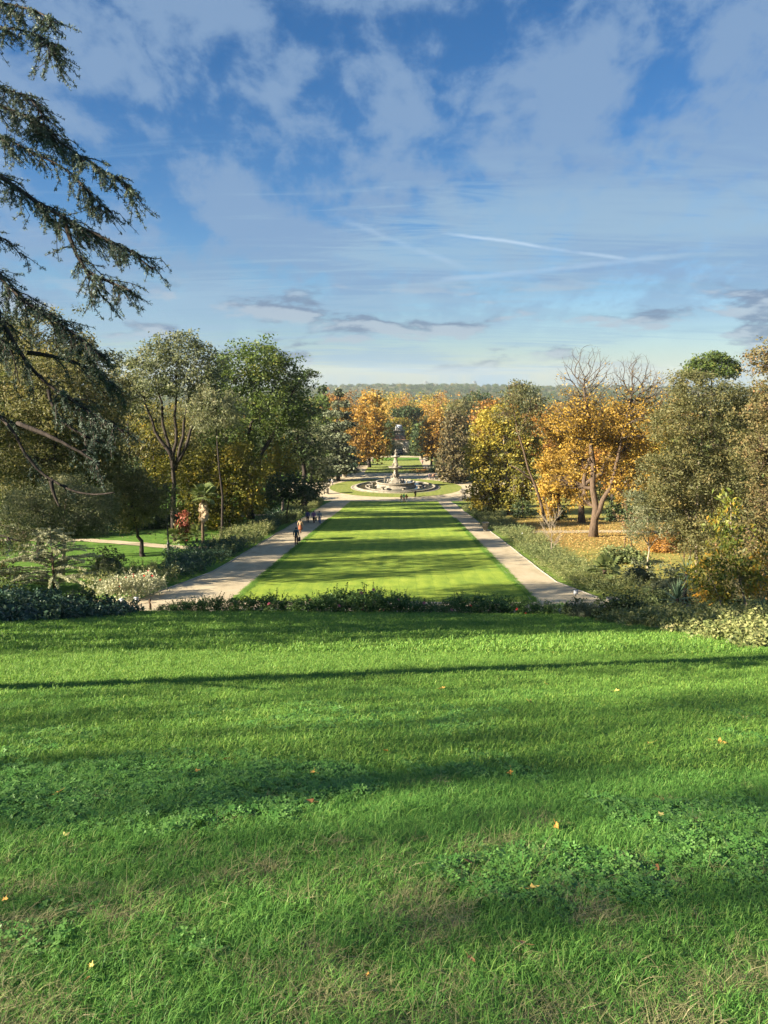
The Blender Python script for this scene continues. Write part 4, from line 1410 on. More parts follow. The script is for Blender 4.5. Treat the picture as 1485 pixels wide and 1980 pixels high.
for i, (px, d, s) in enumerate(_hp):
    x = at(px, 1170, d).x
    o = empty('rose_bush', (x, d, Hs(x, d) - .03), 'green rose bush in the low row at the foot of the grass bank', 'rose bush', 'rose bushes at the foot of the bank', rs.uniform(0, 6.28))
    f = link(bpy.data.objects.new('foliage', rose_m[i % 4]), o)
    f.scale = (s * 1.15, s * 1.1, s * .92 * rs.uniform(.8, 1.15))
    rose_roots.append((px, d, s, o))
for (px, py, k) in rose_fl:
    j = min(rose_roots, key=lambda q: abs(q[0] - px))
    w = at(px, py, j[1] - .75 * j[2])
    w.z = max(w.z, Hs(w.x, w.y) + .1)
    f = link(bpy.data.objects.new('flower', fl_red if k else fl_pink), j[3])
    f.location = Matrix.Rotation(-j[3].rotation_euler.z, 4, 'Z') @ (w - j[3].location)
    f.rotation_euler = (rs.normal(.7, .3), rs.normal(0, .4), rs.uniform(0, 6.28))
    f.scale = (rs.uniform(.8, 1.3),) * 3
for (px, d, s, o) in rose_roots:
    if any(c.name.startswith('flower') for c in o.children):
        o['label'] = 'green rose bush with ' + ('red' if any('red' in c.data.name for c in o.children) else 'pink') + ' blooms in the row at the foot of the bank'
pale_rose = [shrub_mesh('pale_rose_foliage', M['silver'], 1.1, 1.2, 2200, .13, rs, .5, .3, 0, 24) for _ in range(2)]
# pale rose bushes with pink blooms at the near end of the left bed
for i, (px, py, s, lab) in enumerate([(212, 1158, 1.0, 'leftmost pale rose bush in the sunlit clump beside the near left walk'), (240, 1160, 1.15, 'pale rose bush in the middle of the sunlit clump beside the near left walk'), (268, 1158, 1.2, 'pale rose bush with several pink blooms beside the small white lamp'), (298, 1150, 1.0, 'pale rose bush at the right end of the sunlit clump by the left walk')]):
    p = P(px, py)
    o = empty('rose_bush', p, lab, 'rose bush', 'pale rose bushes of the left bed', rs.uniform(0, 6.28))
    f = link(bpy.data.objects.new('foliage', pale_rose[i % 2]), o)
    f.scale = (s * .88, s * .88, s * 1.05)
    for k in range(3):
        g = link(bpy.data.objects.new('flower', fl_pink if k % 2 else fl_red), o)
        a = rs.uniform(0, 6.28)
        g.location = (math.cos(a) * .7 * s, math.sin(a) * .7 * s - .2, rs.uniform(.8, 1.4) * s)
        g.scale = (.9,) * 3
        g.rotation_euler = (rs.normal(0, .5), rs.normal(0, .5), 0)


def mound(name, label, cat, ells, mat, L, cover, seed, kind=None, W=.6, up=.5, spikes=0, loc=None):
    """ground hugging foliage over ellipsoids in world units; leaves below the turf are dropped"""
    rng = np.random.default_rng(seed)
    o0 = Vector(loc) if loc is not None else Vector(ells[0][:3])
    bl = [(e[0] - o0.x, e[1] - o0.y, e[2] - o0.z, e[3], e[4], e[5], e[6] if len(e) > 6 else 0) for e in ells]
    Pn, Tn, _, _ = sample_blobs(bl, rng, max(.10, L * 1.6), cover, L * L * W * .5, .12)
    z = H(Pn[:, 0] + o0.x, Pn[:, 1] + o0.y) - o0.z
    k = Pn[:, 2] > z
    b = MB()
    b.leaves(Pn[k], L, L * W, rng, .15, up, Tn[k])
    QUADS[0] += int(k.sum())
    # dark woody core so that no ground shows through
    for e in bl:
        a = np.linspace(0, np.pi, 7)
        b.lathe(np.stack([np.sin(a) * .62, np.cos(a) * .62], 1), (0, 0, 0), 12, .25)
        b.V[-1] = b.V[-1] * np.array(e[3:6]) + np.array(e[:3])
    o = b.obj(name, mat)
    o.location = o0
    return tag(o, label, cat, None, kind)


def ell(px, d, r, h, tint=0.0, ry=None, sink=.2):
    x = at(px, 1180, d).x
    return (x, d, Hs(x, d) + h * (1 - sink) * .35, r, ry or r, h, tint)


mound('ivy_cover', 'dark ivy covering the low bank at the left edge of the lawn', 'ivy', [ell(-60, 27.5, 2.0, .62), ell(20, 28.3, 1.9, .62), ell(75, 29.3, 1.7, .60), ell(125, 30.8, 1.4, .5), ell(170, 32.5, 1.3, .42), ell(-20, 30, 2.4, .75), ell(60, 31.5, 2.2, .7)], M['ivy'], .15, 1.3, 51, 'stuff')
mound('ivy_cover', 'low ivy patch ending at the rope posts left of the rose row', 'ivy', [ell(205, 35.5, 1.2, .4), ell(238, 36.8, 1.0, .4), ell(180, 34.5, 1.2, .5)], M['ivy'], .14, 1.3, 52, 'stuff')
mound('clipped_bush', 'round dark clipped bush behind the ivy at the left edge', 'bush', [ell(150, 34.5, 1.0, .95), ell(170, 34.8, .75, .7)], M['darkgreen'], .13, 1.5, 53)
mound('clipped_bush', 'small round dark clipped bush at the near end of the right walk', 'bush', [ell(1118, 35.6, .72, .62)], M['darkgreen'], .11, 1.5, 54)
mound('clipped_bush', 'large round dark clipped bush right of the right walk', 'bush', [ell(1203, 31.6, 1.0, .95), ell(1226, 31.4, .75, .75)], M['darkgreen'], .12, 1.5, 55)
mound('lavender_bush', 'soft grey green bush between the two dark clipped bushes', 'bush', [ell(1135, 34.2, .75, .55), ell(1160, 33.6, .6, .5)], M['greygreen'], .13, 1.3, 56, W=.2)
mound('ground_cover', 'dark evergreen ground cover spilling over the right side of the bank', 'ground cover',
      [ell(1190, 29.8, .7, .34), ell(1222, 28.8, .9, .36), ell(1255, 27.6, 1.1, .42), ell(1305, 26.0, 1.2, .42), ell(1355, 24.4, 1.2, .42), ell(1410, 23.2, 1.2, .42), ell(1285, 28.5, 1.5, .34), ell(1380, 27, 1.9, .34), ell(1470, 26, 2.0, .36), ell(1240, 31, 1.2, .3), ell(1335, 23.2, .8, .32), ell(1400, 21.8, .8, .32), ell(1340, 29.5, 2.0, .25), ell(1440, 29, 2.2, .28)], M['paleshrub'], .11, 1.35, 57, 'stuff')
mound('ground_cover', 'sunlit pale leafy ground cover at the right picture edge', 'ground cover', [ell(1410, 20.6, .8, .32), ell(1450, 20.0, .9, .36), ell(1490, 19.0, .9, .38), ell(1530, 20, 1.2, .5), ell(1470, 17.6, .5, .25)], M['paleshrub'], .10, 1.4, 58, 'stuff')
mound('evergreen_bush', 'dark green spreading bush on the right meadow before the forked chestnut', 'bush', [ell(1175, 62, 1.1, 1.0), ell(1200, 62.5, 1.3, 1.1), ell(1228, 62, 1.0, .8)], M['shrub'], .2, 1.1, 59)
mound('evergreen_bush', 'grey green bush at the foot of the slender young tree', 'bush', [ell(1232, 52, 1.0, 1.2), ell(1215, 52.4, .7, .9), ell(1252, 52, .7, .8)], M['greygreen'], .2, .8, 60)
mound('evergreen_bush', 'dark undergrowth bush under the yellowing young tree', 'bush', [ell(1400, 33.5, 1.0, .7), ell(1365, 33.8, .8, .6), ell(1450, 32.8, 1.0, .8)], M['darkgreen'], .14, 1.1, 61)
for i, (px, d, r, h, mt, lab) in enumerate([(1300, 45, 1.6, 1.6, 'greygreen', 'loose grey shrub behind the tall yucca'), (1360, 44, 1.3, 1.2, 'olive', 'olive shrub behind the yellowing young tree'), (1440, 42, 2.2, 3.0, 'redbrown', 'reddish brown shrub at the right edge'), (1265, 42, 1.0, 1.0, 'shrub', 'green shrub between the large clipped bush and the yucca'), (1280, 70, 1.6, 1.5, 'rust', 'brownish shrub on the right meadow behind the young tree'),
                                       (-20, 42, 2.0, 1.2, 'midgreen', 'green shrub left of the silvery young cedar'), (-70, 46, 3, 2.2, 'olive', 'olive shrub at the left edge behind the ivy'), (215, 55, 1.1, 1.4, 'greygreen', 'slender feathery shrub right of the silvery young cedar')]):
    mound('garden_shrub', lab, 'shrub', [ell(px, d, r, h), ell(px + 14, d + .3, r * .7, h * .8), ell(px - 16, d + .2, r * .6, h * .7)], M[mt], .17, .9, 300 + i)
# understory of the left and right wood
for i, (px, d, r, h, mt, lab) in enumerate([(360, 95, 2.5, 2.4, 'darkgreen', 'dark bush behind the palm'), (420, 92, 2.6, 2.6, 'yellowgreen', 'dull yellow bush right of the palm'), (300, 92, 2.2, 2.2, 'darkgreen', 'dark bush left of the red leaved shrub'), (505, 118, 2.6, 2.4, 'midgreen', 'green bush deep in the left wood near the path end'),
                                            (170, 84, 2.6, 2.4, 'darkgreen', 'dark bush under the leaning olive tree'), (90, 80, 3, 2.6, 'darkgreen', 'dark bush deep at the left edge'), (240, 90, 2.4, 2.2, 'ivy', 'blue green bush by the far side of the left meadow'), (640, 215, 3.0, 2.6, 'darkgreen', 'dark bush at the foot of the tiered cedar'), (690, 250, 3.2, 3.2, 'darkgreen', 'dark bush beneath the golden rust tree'), (668, 222, 2.6, 1.6, 'shrub', 'grey green bush beside the left far urn'),
                                            (845, 216, 2.2, 1.6, 'shrub', 'grey green bush left of the right far urn'), (893, 196, 2.4, 1.8, 'shrub', 'bush right of the right far urn'), (590, 165, 3, 2.2, 'darkgreen', 'dark bush behind the near left urn'), (610, 195, 3, 3, 'midgreen', 'green bush at the left rim of the plaza'), (1350, 84, 2.4, 2.0, 'shrub', 'dark bush beyond the side walk on the right')]):
    mound('woodland_bush', lab, 'bush', [ell(px, d, r, h), ell(px + 12, d + .4, r * .7, h * .7), ell(px - 14, d + .3, r * .7, h * .8)], M[mt], .30 * max(1, d / 130), .9, 340 + i)


# ------------------------------------------------------------------ yuccas and palms: every leaf or frond a part
def blade_mesh(name, mat, L, w, curve=.25, fold=.3, n=4):
    b = MB()
    t = np.linspace(0, 1, n + 1)
    x = t * L
    z = -curve * L * t ** 2
    ww = w * (1 - t ** 2.2) * (0.55 + .45 * np.minimum(1, t * 4))
    V = []
    for i in range(n + 1):
        V += [(x[i], -ww[i] / 2, z[i] + fold * ww[i] / 2), (x[i], 0, z[i]), (x[i], ww[i] / 2, z[i] + fold * ww[i] / 2)]
    F = []
    for i in range(n):
        F += [(3 * i, 3 * i + 1, 3 * i + 4, 3 * i + 3), (3 * i + 1, 3 * i + 2, 3 * i + 5, 3 * i + 4)]
    b.add(V, F, np.repeat(np.linspace(.3, .75, n), 2))
    return b.mesh(name, mat)


yl = [blade_mesh('yucca_leaf', M['yucca'], .78, .055, c) for c in (.05, .2, .5)]


def yucca(px, d, trunk_h, scale, n, label, lean=0.0):
    x = at(px, 1180, d).x
    o = empty('yucca_plant', (x, d, Hs(x, d)), label, 'yucca', None)
    tb = MB()
    tb.tube([(0, 0, -.2), (lean * .5, 0, trunk_h * .5), (lean, 0, trunk_h)], [.10, .09, .07], 8)
    tb.obj('stem', M['bark_dark'], o, True)
    r = np.random.default_rng(int(px))
    heads = [(lean, 0, trunk_h, 1.0)]
    if trunk_h > 1.2:
        heads += [(lean * .6, .1, trunk_h * .55, .9)]
    for (hx, hy, hz, hs) in heads:
        for k in range(n):
            f = k / n
            el = R(85) - f * R(150) * 0.85 + r.normal(0, .08)
            az = k * 2.399 + r.normal(0, .1)
            lf = link(bpy.data.objects.new('leaf', yl[0 if f < .4 else (1 if f < .75 else 2)]), o)
            lf.location = (hx, hy, hz - f * .25)
            lf.rotation_euler = (0, -el, az)
            s = scale * hs * r.uniform(.85, 1.15)
            lf.scale = (s, s, s)
    return o


yucca(1308, 32.0, 1.05, 1.25, 54, 'tall dark yucca with hanging sword leaves in front of the yellowing young tree')
yucca(1322, 36.0, 2.3, 1.15, 40, 'tall yucca head rising behind the front yucca')
yucca(1266, 31.0, .15, .85, 34, 'small low yucca right of the large clipped bush')
yucca(1476, 30.5, .55, 1.2, 48, 'yucca with arching leaves at the right picture edge')


def fan_mesh(name, mat, rad, n=15, spread=R(210), petiole=.55):
    b = MB()
    b.tube([(0, 0, 0), (petiole * .5, 0, .02), (petiole, 0, 0)], [.018, .014, .012], 4, tint=.3)
    for k in range(n):
        a = -spread / 2 + spread * k / (n - 1)
        L = rad * (1 - .18 * abs(a) / (spread / 2))
        c, s = math.cos(a), math.sin(a)
        w = rad * .085
        dz = -.16 * rad
        b.add([(petiole, 0, 0), (petiole + c * L * .6 - s * w, s * L * .6 + c * w, .015), (petiole + c * L, s * L, dz), (petiole + c * L * .6 + s * w, s * L * .6 - c * w, -.015)], [(0, 1, 2, 3)], .35 + .3 * ((k * 7) % 5) / 5)
    return b.mesh(name, mat)


fan = fan_mesh('palm_frond', M['palm'], .62)
fan_dead = fan_mesh('palm_frond_dead', M['thatch'], .55, 11, R(120), .4)


def palm(px, py, top_py, scale, n, label, thatch=True, lean=0.0):
    p = P(px, py)
    d = p.y
    o = empty('fan_palm', p, label, 'palm')
    h = at(px, top_py, d).z - p.z
    tb = MB()
    zs = np.linspace(-.2, h, 10)
    tb.tube(np.stack([lean * (zs / h) ** 2, zs * 0, zs], 1), .12 * scale * (1 + .12 * np.sin(np.arange(10) * 2.2)), 8)
    tb.obj('trunk', M['bark'], o, True)
    r = np.random.default_rng(int(px))
    for k in range(n):
        f = k / n
        el = R(75) - f * R(105) + r.normal(0, .1)
        fr = link(bpy.data.objects.new('frond', fan), o)
        fr.location = (lean, 0, h)
        fr.rotation_euler = (r.normal(0, .25), -el, k * 2.399 + r.normal(0, .15))
        s = scale * r.uniform(.85, 1.15)
        fr.scale = (s, s, s)
    if thatch:
        for k in range(26):
            fr = link(bpy.data.objects.new('dead_frond', fan_dead), o)
            fr.location = (lean * .9, 0, h - .15 - .05 * k * scale)
            fr.rotation_euler = (r.normal(0, .3), R(62) + r.normal(0, .12), k * 2.399)
            fr.scale = (scale * .85,) * 3
    return o


palm(393, 1051, 958, 1.35, 22, 'slim fan palm with a shaggy brown skirt on the left lawn edge', True, .2)
palm(1168, 1131, 1102, 1.15, 16, 'small fan palm with short trunk beside the right bed', False)
palm(338, 1049, 1040, 1.3, 12, 'low fan palm left of the red leaved shrub', False)
palm(381, 1049, 1036, 1.2, 12, 'low fan palm between the red leaved shrub and the slim palm', False)
# red leaved shrub
rv = empty('red_leaved_shrub', P(357, 1047), 'shrub draped in red autumn creeper beside the slim fan palm', 'shrub')
s_ = pxm(rv.location.y)
rr_ = np.random.default_rng(8)
Pn, Tn, Cn, _ = sample_blobs([(0, 0, 32 * s_, 16 * s_, 14 * s_, 26 * s_, .0), (-8 * s_, 0, 18 * s_, 14 * s_, 12 * s_, 18 * s_, -.35), (9 * s_, 0, 14 * s_, 12 * s_, 11 * s_, 14 * s_, -.25), (4 * s_, 0, 50 * s_, 13 * s_, 10 * s_, 9 * s_, .1)], rr_, .3, 1.0, .03)
b = MB()
b.leaves(Pn, .30, .15, rr_, .8, .1, Tn)
b.obj('foliage', M['redvine'], rv)
b = MB()
for k in range(5):
    a = k * 1.25
    b.tube([(.15 * math.cos(a), .15 * math.sin(a), -.1), (.4 * math.cos(a), .4 * math.sin(a), 1.0), (.5 * math.cos(a), .5 * math.sin(a), 2.0)], [.05, .035, .015], 5)
b.obj('stem', M['bark'], rv)

# silvery young cedar by the left border
sv = empty('young_cedar', P(105, 1142), 'silvery young cedar with pale drooping branches before the left meadow', 'tree')
d = sv.location.y
s_ = pxm(d)
rr_ = np.random.default_rng(18)
b, t = MB(), MB()
hh = 130 * s_
t.tube([(0, 0, -.2), (.05, 0, hh * .5), (.02, 0, hh)], [.09, .05, .012], 6)
for k in range(80):
    f = rr_.uniform(.08, .97)
    z = hh * f
    L = (1 - f) ** .7 * 128 * s_ * rr_.uniform(.7, 1.1) + .15
    a = rr_.uniform(0, 6.28)
    tt = np.linspace(0, 1, 8)
    q = np.stack([np.cos(a) * L * tt, np.sin(a) * L * tt, z + L * (.38 * tt - .30 * tt ** 2)], 1)
    t.tube(q, .022 * (1 - .8 * tt), 4, cap=False)
    n = int(L * 190)
    u = rr_.uniform(.1, 1, n)
    base = np.stack([np.interp(u, tt, q[:, i]) for i in range(3)], 1)
    b.leaves(base + rr_.normal(0, .035, (n, 3)) + np.array([0, 0, -.02]), .13, .035, rr_, .25, .1, np.clip(.35 + .4 * u + rr_.normal(0, .12, n), 0, 1))
t.obj('trunk', M['bark'], sv, True)
b.obj('foliage', M['silver'], sv)

# bare sapling, staked young trees, stakes, lamp post
sp = empty('bare_sapling', P(1065, 1076), 'thin leafless sapling beside the right bed', 'tree')
t = MB()
rr_ = np.random.default_rng(31)
t.tube([(0, 0, -.2), (.03, 0, 1.2), (-.02, 0, 2.4), (0, 0, 3.6)], [.05, .04, .03, .014], 6)
for z in np.linspace(.7, 3.2, 13):
    a = rr_.uniform(0, 6.28)
    bare_branches(t, (0, 0, z), (math.cos(a) * .7, math.sin(a) * .7, .8), .75, .014, 2, rr_, .4, .3, minr=.007)
t.obj('trunk', M['bark_pale'], sp)
for i, (px, py, hpx, lab) in enumerate([(1219, 1075, 34, 'dark wooden stake holding the red leaved sapling'), (1207, 1068, 30, 'thin pale stake left of the dark stake on the right meadow'), (1322, 1086, 26, 'left wooden stake behind the tall yucca'), (1334, 1084, 28, 'middle wooden stake behind the tall yucca'), (1343, 1082, 26, 'right wooden stake behind the tall yucca')]):
    p = P(px, py)
    b = MB()
    h = hpx * pxm(p.y)
    b.tube([(0, 0, -.2), (0.01, 0, h * .95), (0.01, 0, h)], [.05, .05, .03], 7)
    b.box((0.0, -.05, h * .75), (.14, .02, .05))
    o = b.obj('tree_stake', M['wood'])
    o.location = p
    tag(o, lab, 'stake', 'stakes on the right meadow')
rsap = empty('young_tree', P(1213, 1068), 'young tree with sparse reddish leaves tied to a stake', 'tree')
rr_ = np.random.default_rng(44)
t, b = MB(), MB()
t.tube([(0, 0, -.2), (.05, 0, 1.6), (-.1, 0, 3.4)], [.04, .03, .012], 5)
tips = []
for z in np.linspace(1.2, 3.3, 8):
    a = rr_.uniform(0, 6.28)
    A_, B_ = bare_branches(t, (0, 0, z), (math.cos(a), math.sin(a), .6), .9, .014, 2, rr_, .4, .2, minr=.007)
    tips.append(B_)
tips = np.concatenate(tips)
b.leaves(tips[::2] + rr_.normal(0, .08, tips[::2].shape), .2, .13, rr_, .5, .2, rr_.uniform(.5, 1, len(tips[::2])))
t.obj('trunk', M['bark'], rsap)
b.obj('crown', M['redbrown'], rsap)

lp = P(326, 1064)
lo_ = empty('lamp_post', lp, 'slender dark lamp post at the bend of the left side walk', 'lamp post')
h = at(326, 952, lp.y).z - lp.z
b = MB()
b.lathe([(.20, -.1), (.20, .12), (.15, .18), (.13, .55), (.16, .6), (.10, .68), (.07, 1.0), (.06, h * .6), (.05, h - .1), (.09, h - .06), (.09, h)], seg=10)
b.obj('pole', M['iron'], lo_, True)
b = MB()
b.lathe([(.08, h), (.20, h + .12), (.24, h + .5), (.26, h + .53), (.12, h + .68), (.03, h + .74), (.02, h + .88), (0, h + .9)], seg=6)
b.obj('lantern', M['iron'], lo_)


# ------------------------------------------------------------------ rope posts, small lamps, planters
def posts():
    pts = [P(x, y) for x, y in ((211, 1176), (291, 1180))]
    for p, lab in zip(pts, ('short wooden rope post beside the low ivy', 'short wooden rope post nearest the rose row at the left')):
        b = MB()
        b.lathe([(.07, -.2), (.065, .58), (.05, .64), (0, .65)], seg=9)
        o = b.obj('rope_post', M['wood'], None, True)
        o.location = p
        tag(o, lab, 'post', 'rope posts at the foot of the bank')
    spans = [(pts[0], pts[1]), (pts[1], P(318, 1188))]
    for (a, c), lab in zip(spans, ('sagging rope strung between the two short posts', 'sagging rope running from the right post into the rose row')):
        t = np.linspace(0, 1, 14)
        q = np.stack([a.x + (c.x - a.x) * t, a.y + (c.y - a.y) * t, a.z + .52 + (c.z - a.z) * t - .32 * 4 * t * (1 - t) * .8], 1)
        b = MB()
        b.tube(q, .022, 5)
        tag(b.obj('rope', M['rope']), lab, 'rope', 'ropes at the foot of the bank')
    for px, py, lab in ((264, 1168, 'small white box lamp in front of the pale rose bushes'), (1113, 1154, 'small white box lamp beside the near end of the right walk'), (1011, 1036, 'small white box lamp on the right meadow edge'), (236, 1171, 'small white box lamp left of the pale rose bushes')):
        p = P(px, py)
        o = empty('garden_lamp', p, lab, 'lamp', 'small white garden lamps')
        b = MB()
        b.tube([(0, 0, -.05), (0, 0, .18)], .03, 6)
        b.obj('stand', M['iron'], o)
        b = MB()
        b.box((0, 0, .28), (.26, .14, .20), tint=.5, taper=.85)
        b.box((0, 0, .39), (.24, .17, .03))
        b.obj('housing', M['frame_white'], o)


posts()


def urn_profile(s):
    return [(r * s, z * s) for r, z in ((.0, 0), (.30, 0), (.30, .06), (.20, .10), (.12, .20), (.15, .26), (.30, .36), (.44, .55), (.47, .75), (.42, .90), (.46, .96), (.58, 1.04), (.60, 1.10), (.52, 1.10), (.40, 1.0), (.0, .95))]


def urn(px, py, top_py, ped, label, d=None, wide=1.0):
    p = P(px, py)
    h = at(px, top_py, p.y).z - p.z
    o = empty('stone_urn', p, label, 'urn', 'stone urns round the plaza')
    hp = h * ped
    b = MB()
    w = h * .32
    b.box((0, 0, hp * .06), (w * 1.25, w * 1.25, hp * .22))
    b.box((0, 0, hp * .5), (w, w, hp * .72))
    b.box((0, 0, hp * .92), (w * 1.2, w * 1.2, hp * .14))
    for sx, sy in ((0, -1), (1, 0), (-1, 0), (0, 1)):
        b.box((sx * w * .5, sy * w * .5, hp * .5), (w * .7 if sx == 0 else .06, .06 if sx == 0 else w * .7, hp * .45))
    b.obj('pedestal', M['stone'], o)
    b = MB()
    s = (h - hp) / 1.10
    prof = [(r * wide, z + hp - .002) for r, z in urn_profile(s)]
    b.lathe(prof, seg=20)
    b.obj('vase', M['stone_white'], o, True)
    hb = MB()
    for sg in (-1, 1):
        a = np.linspace(-1.3, 1.3, 8)
        hb.tube(np.stack([sg * (.42 * s * wide + .16 * s * np.cos(a)), a * 0, hp + .68 * s + .2 * s * np.sin(a)], 1), .04 * s, 5)
    hb.obj('handle', M['stone_white'], o, True)
    return o


urn(666, 923, 899, .55, 'stone urn on a tall pedestal at the far left rim of the plaza')
urn(868, 931, 905, .58, 'stone urn on tall pedestal at the far right rim of the plaza before the conifer')
urn(632, 955, 935, .5, 'wide stone urn on a low base at the near left rim of the plaza', wide=1.35)
urn(897, 967, 946, .45, 'stone urn at the near right rim of the plaza beside the yellow green tree', wide=1.2)


def planter(px, py, top_py, label):
    p = P(px, py)
    h = at(px, top_py, p.y).z - p.z
    o = empty('white_planter', p, label, 'planter', 'white planters in the right bed')
    b = MB()
    b.lathe([(0, -.1), (h * .24, -.1), (h * .24, .04), (h * .20, .10), (h * .24, h * .3), (h * .34, h * .8), (h * .40, h * .92), (h * .40, h), (h * .34, h), (h * .30, h * .85), (0, h * .82)], seg=16)
    b.obj('bowl', M['stone_white'], o, True)
    b = MB()
    for k in range(12):
        a = k * math.pi / 6
        b.tube([(math.cos(a) * h * .25, math.sin(a) * h * .25, h * .3), (math.cos(a) * h * .36, math.sin(a) * h * .36, h * .8)], h * .025, 4)
    b.obj('rib', M['stone_white'], o)


planter(1183, 1188, 1157, 'white basket shaped planter at the near end of the right bed')
planter(938, 1027, 1010, 'small white planter at the edge of the right walk half way down')


# ------------------------------------------------------------------ fountain
def statue(b, x, y, z, h, rz, rng, arm=True):
    """seated or standing stone figure built of tapered limbs"""
    ca, sa = math.cos(rz), math.sin(rz)
    def q(u, v, w):
        return (x + (u * ca - v * sa) * h, y + (u * sa + v * ca) * h, z + w * h)
    b.tube([q(0, 0, .0), q(.0, -.02, .35), q(0.02, 0, .55), q(0, .02, .75), q(0, .0, .83)], [h * .17, h * .14, h * .12, h * .15, h * .06], 8)
    b.tube([q(0, 0, .82), q(0, -.02, .90), q(0, -.01, .99)], [h * .055, h * .085, h * .05], 8)
    for s in (-1, 1):
        b.tube([q(s * .08, 0, .42), q(s * .12, -.22, .34), q(s * .11, -.26, .02)], [h * .085, h * .07, h * .045], 6)
        if arm:
            b.tube([q(s * .15, 0, .74), q(s * .27, -.06, .60 + .14 * (s > 0)), q(s * .2, -.2, .62 + .3 * (s > 0))], [h * .06, h * .045, h * .035], 6)


ft = empty('fountain', (FX, FY, FZ), 'tall tiered stone fountain in a round pool at the centre of the plaza', 'fountain')
rf = np.random.default_rng(4)
b = MB()
b.lathe([(10.9, -.3), (10.9, .06), (10.5, .08), (10.45, .06), (9.9, .06), (9.85, .30), (9.95, .36), (9.55, .39), (9.25, .36), (9.3, .2), (9.3, -.2)], seg=72)
b.obj('outer_basin', M['stone'], ft, True)
wm, nt = new_mat('pool_water')
tc = nd(nt, 'ShaderNodeTexCoord')
nn = noise(nt, tc.outputs['Object'], 2.2, 4, .6)
bs = nd(nt, 'ShaderNodeBsdfPrincipled', inp={'Roughness': .08, 'Base Color': (.02, .035, .03, 1)})
bs.inputs['Specular IOR Level'].default_value = .5
bp = nd(nt, 'ShaderNodeBump', inp={'Strength': .25, 'Distance': .1})
lk(nt, nn, bp.inputs['Height'])
lk(nt, bp.outputs[0], bs.inputs['Normal'])
oo = nd(nt, 'ShaderNodeOutputMaterial')
lk(nt, bs.outputs[0], oo.inputs[0])
b = MB()
b.lathe([(9.32, .22), (4.6, .22)], seg=64)
b.obj('water', wm, ft, True)
b = MB()
b.lathe([(5.0, .0), (5.0, .42), (4.75, .5), (4.6, .7), (4.6, 1.15), (4.75, 1.22), (4.85, 1.36), (4.8, 1.48), (4.5, 1.50), (4.3, 1.40), (4.3, 1.0)], seg=56)
b.obj('inner_basin', M['stone'], ft, True)
b = MB()
b.lathe([(4.32, 1.28), (1.0, 1.28)], seg=40)
b.obj('water', wm, ft, True)
# curved kerbs and shells standing in the outer pool
for k, (a0, a1, r) in enumerate(((2.6, 3.7, 7.2), (3.75, 4.5, 7.6), (4.95, 5.6, 7.4), (-.55, .5, 7.2), (.9, 2.2, 7.3))):
    b = MB()
    b.lathe([(r - .14, .1), (r - .14, .36), (r + .14, .36), (r + .14, .1)], seg=14, arc=(a0, a1))
    b.obj('pool_kerb', M['stone'], ft)
for k in range(8):
    a = k * math.pi / 4 + .3
    b = MB()
    cx, cy_ = 6.4 * math.cos(a), 6.4 * math.sin(a)
    b.lathe([(0, .2), (.45, .25), (.25, .45), (.3, .6), (.75, .85), (.8, .92), (.5, .85), (0, .75)], (cx, cy_, 0), 10)
    b.obj('shell_spout', M['stone'], ft, True)
# pedestal with tritons
b = MB()
b.lathe([(2.1, 1.0), (2.1, 1.4), (1.7, 1.5), (1.4, 2.0), (1.1, 2.1), (.75, 2.25), (.6, 2.5), (.45, 2.9), (.38, 3.6), (.45, 4.2), (.75, 4.45), (.85, 4.6)], seg=20)
b.obj('pedestal', M['stone'], ft, True)
for k in range(4):
    a = k * math.pi / 2 + .5
    b = MB()
    statue(b, 2.1 * math.cos(a), 2.1 * math.sin(a), 1.25, 1.05, a + math.pi / 2, rf)
    b.obj('triton_figure', M['stone_white'], ft, True)
    a += math.pi / 4
    b = MB()
    statue(b, 2.7 * math.cos(a), 2.7 * math.sin(a), 1.15, 1.0, a + math.pi / 2, rf, True)
    b.obj('triton_figure', M['stone_white'], ft, True)
for k in range(3):
    a = k * 2 * math.pi / 3 + .2
    b = MB()
    statue(b, .42 * math.cos(a), .42 * math.sin(a), 2.5, 1.7, a + math.pi / 2, rf, False)
    b.obj('standing_figure', M['stone_white'], ft, True)
b = MB()
b.lathe([(.5, 4.5), (1.1, 4.62), (1.6, 4.82), (1.78, 5.0), (1.72, 5.05), (1.5, 4.95), (0, 4.85)], seg=32)
b.obj('lower_bowl', M['stone_white'], ft, True)
b = MB()
b.lathe([(.55, 4.85), (.5, 5.1), (.36, 5.3), (.42, 5.8), (.52, 6.2), (.42, 6.6), (.36, 6.9), (.5, 7.15), (.45, 7.3)], seg=16)
for k in range(3):
    a = k * 2 * math.pi / 3 + 1.0
    statue(b, .36 * math.cos(a), .36 * math.sin(a), 5.15, 1.6, a + math.pi / 2, rf, False)
b.obj('column', M['stone'], ft, True)
b = MB()
b.lathe([(.3, 7.2), (.7, 7.3), (1.0, 7.45), (1.12, 7.58), (1.08, 7.62), (.9, 7.55), (0, 7.5)], seg=28)
b.obj('upper_bowl', M['stone_white'], ft, True)
b = MB()
b.lathe([(.5, 7.45), (.42, 7.75), (.28, 7.9), (.25, 8.0)], seg=12)
statue(b, 0, 0, 7.85, 1.45, .4, rf)
b.obj('top_figure', M['stone_white'], ft, True)

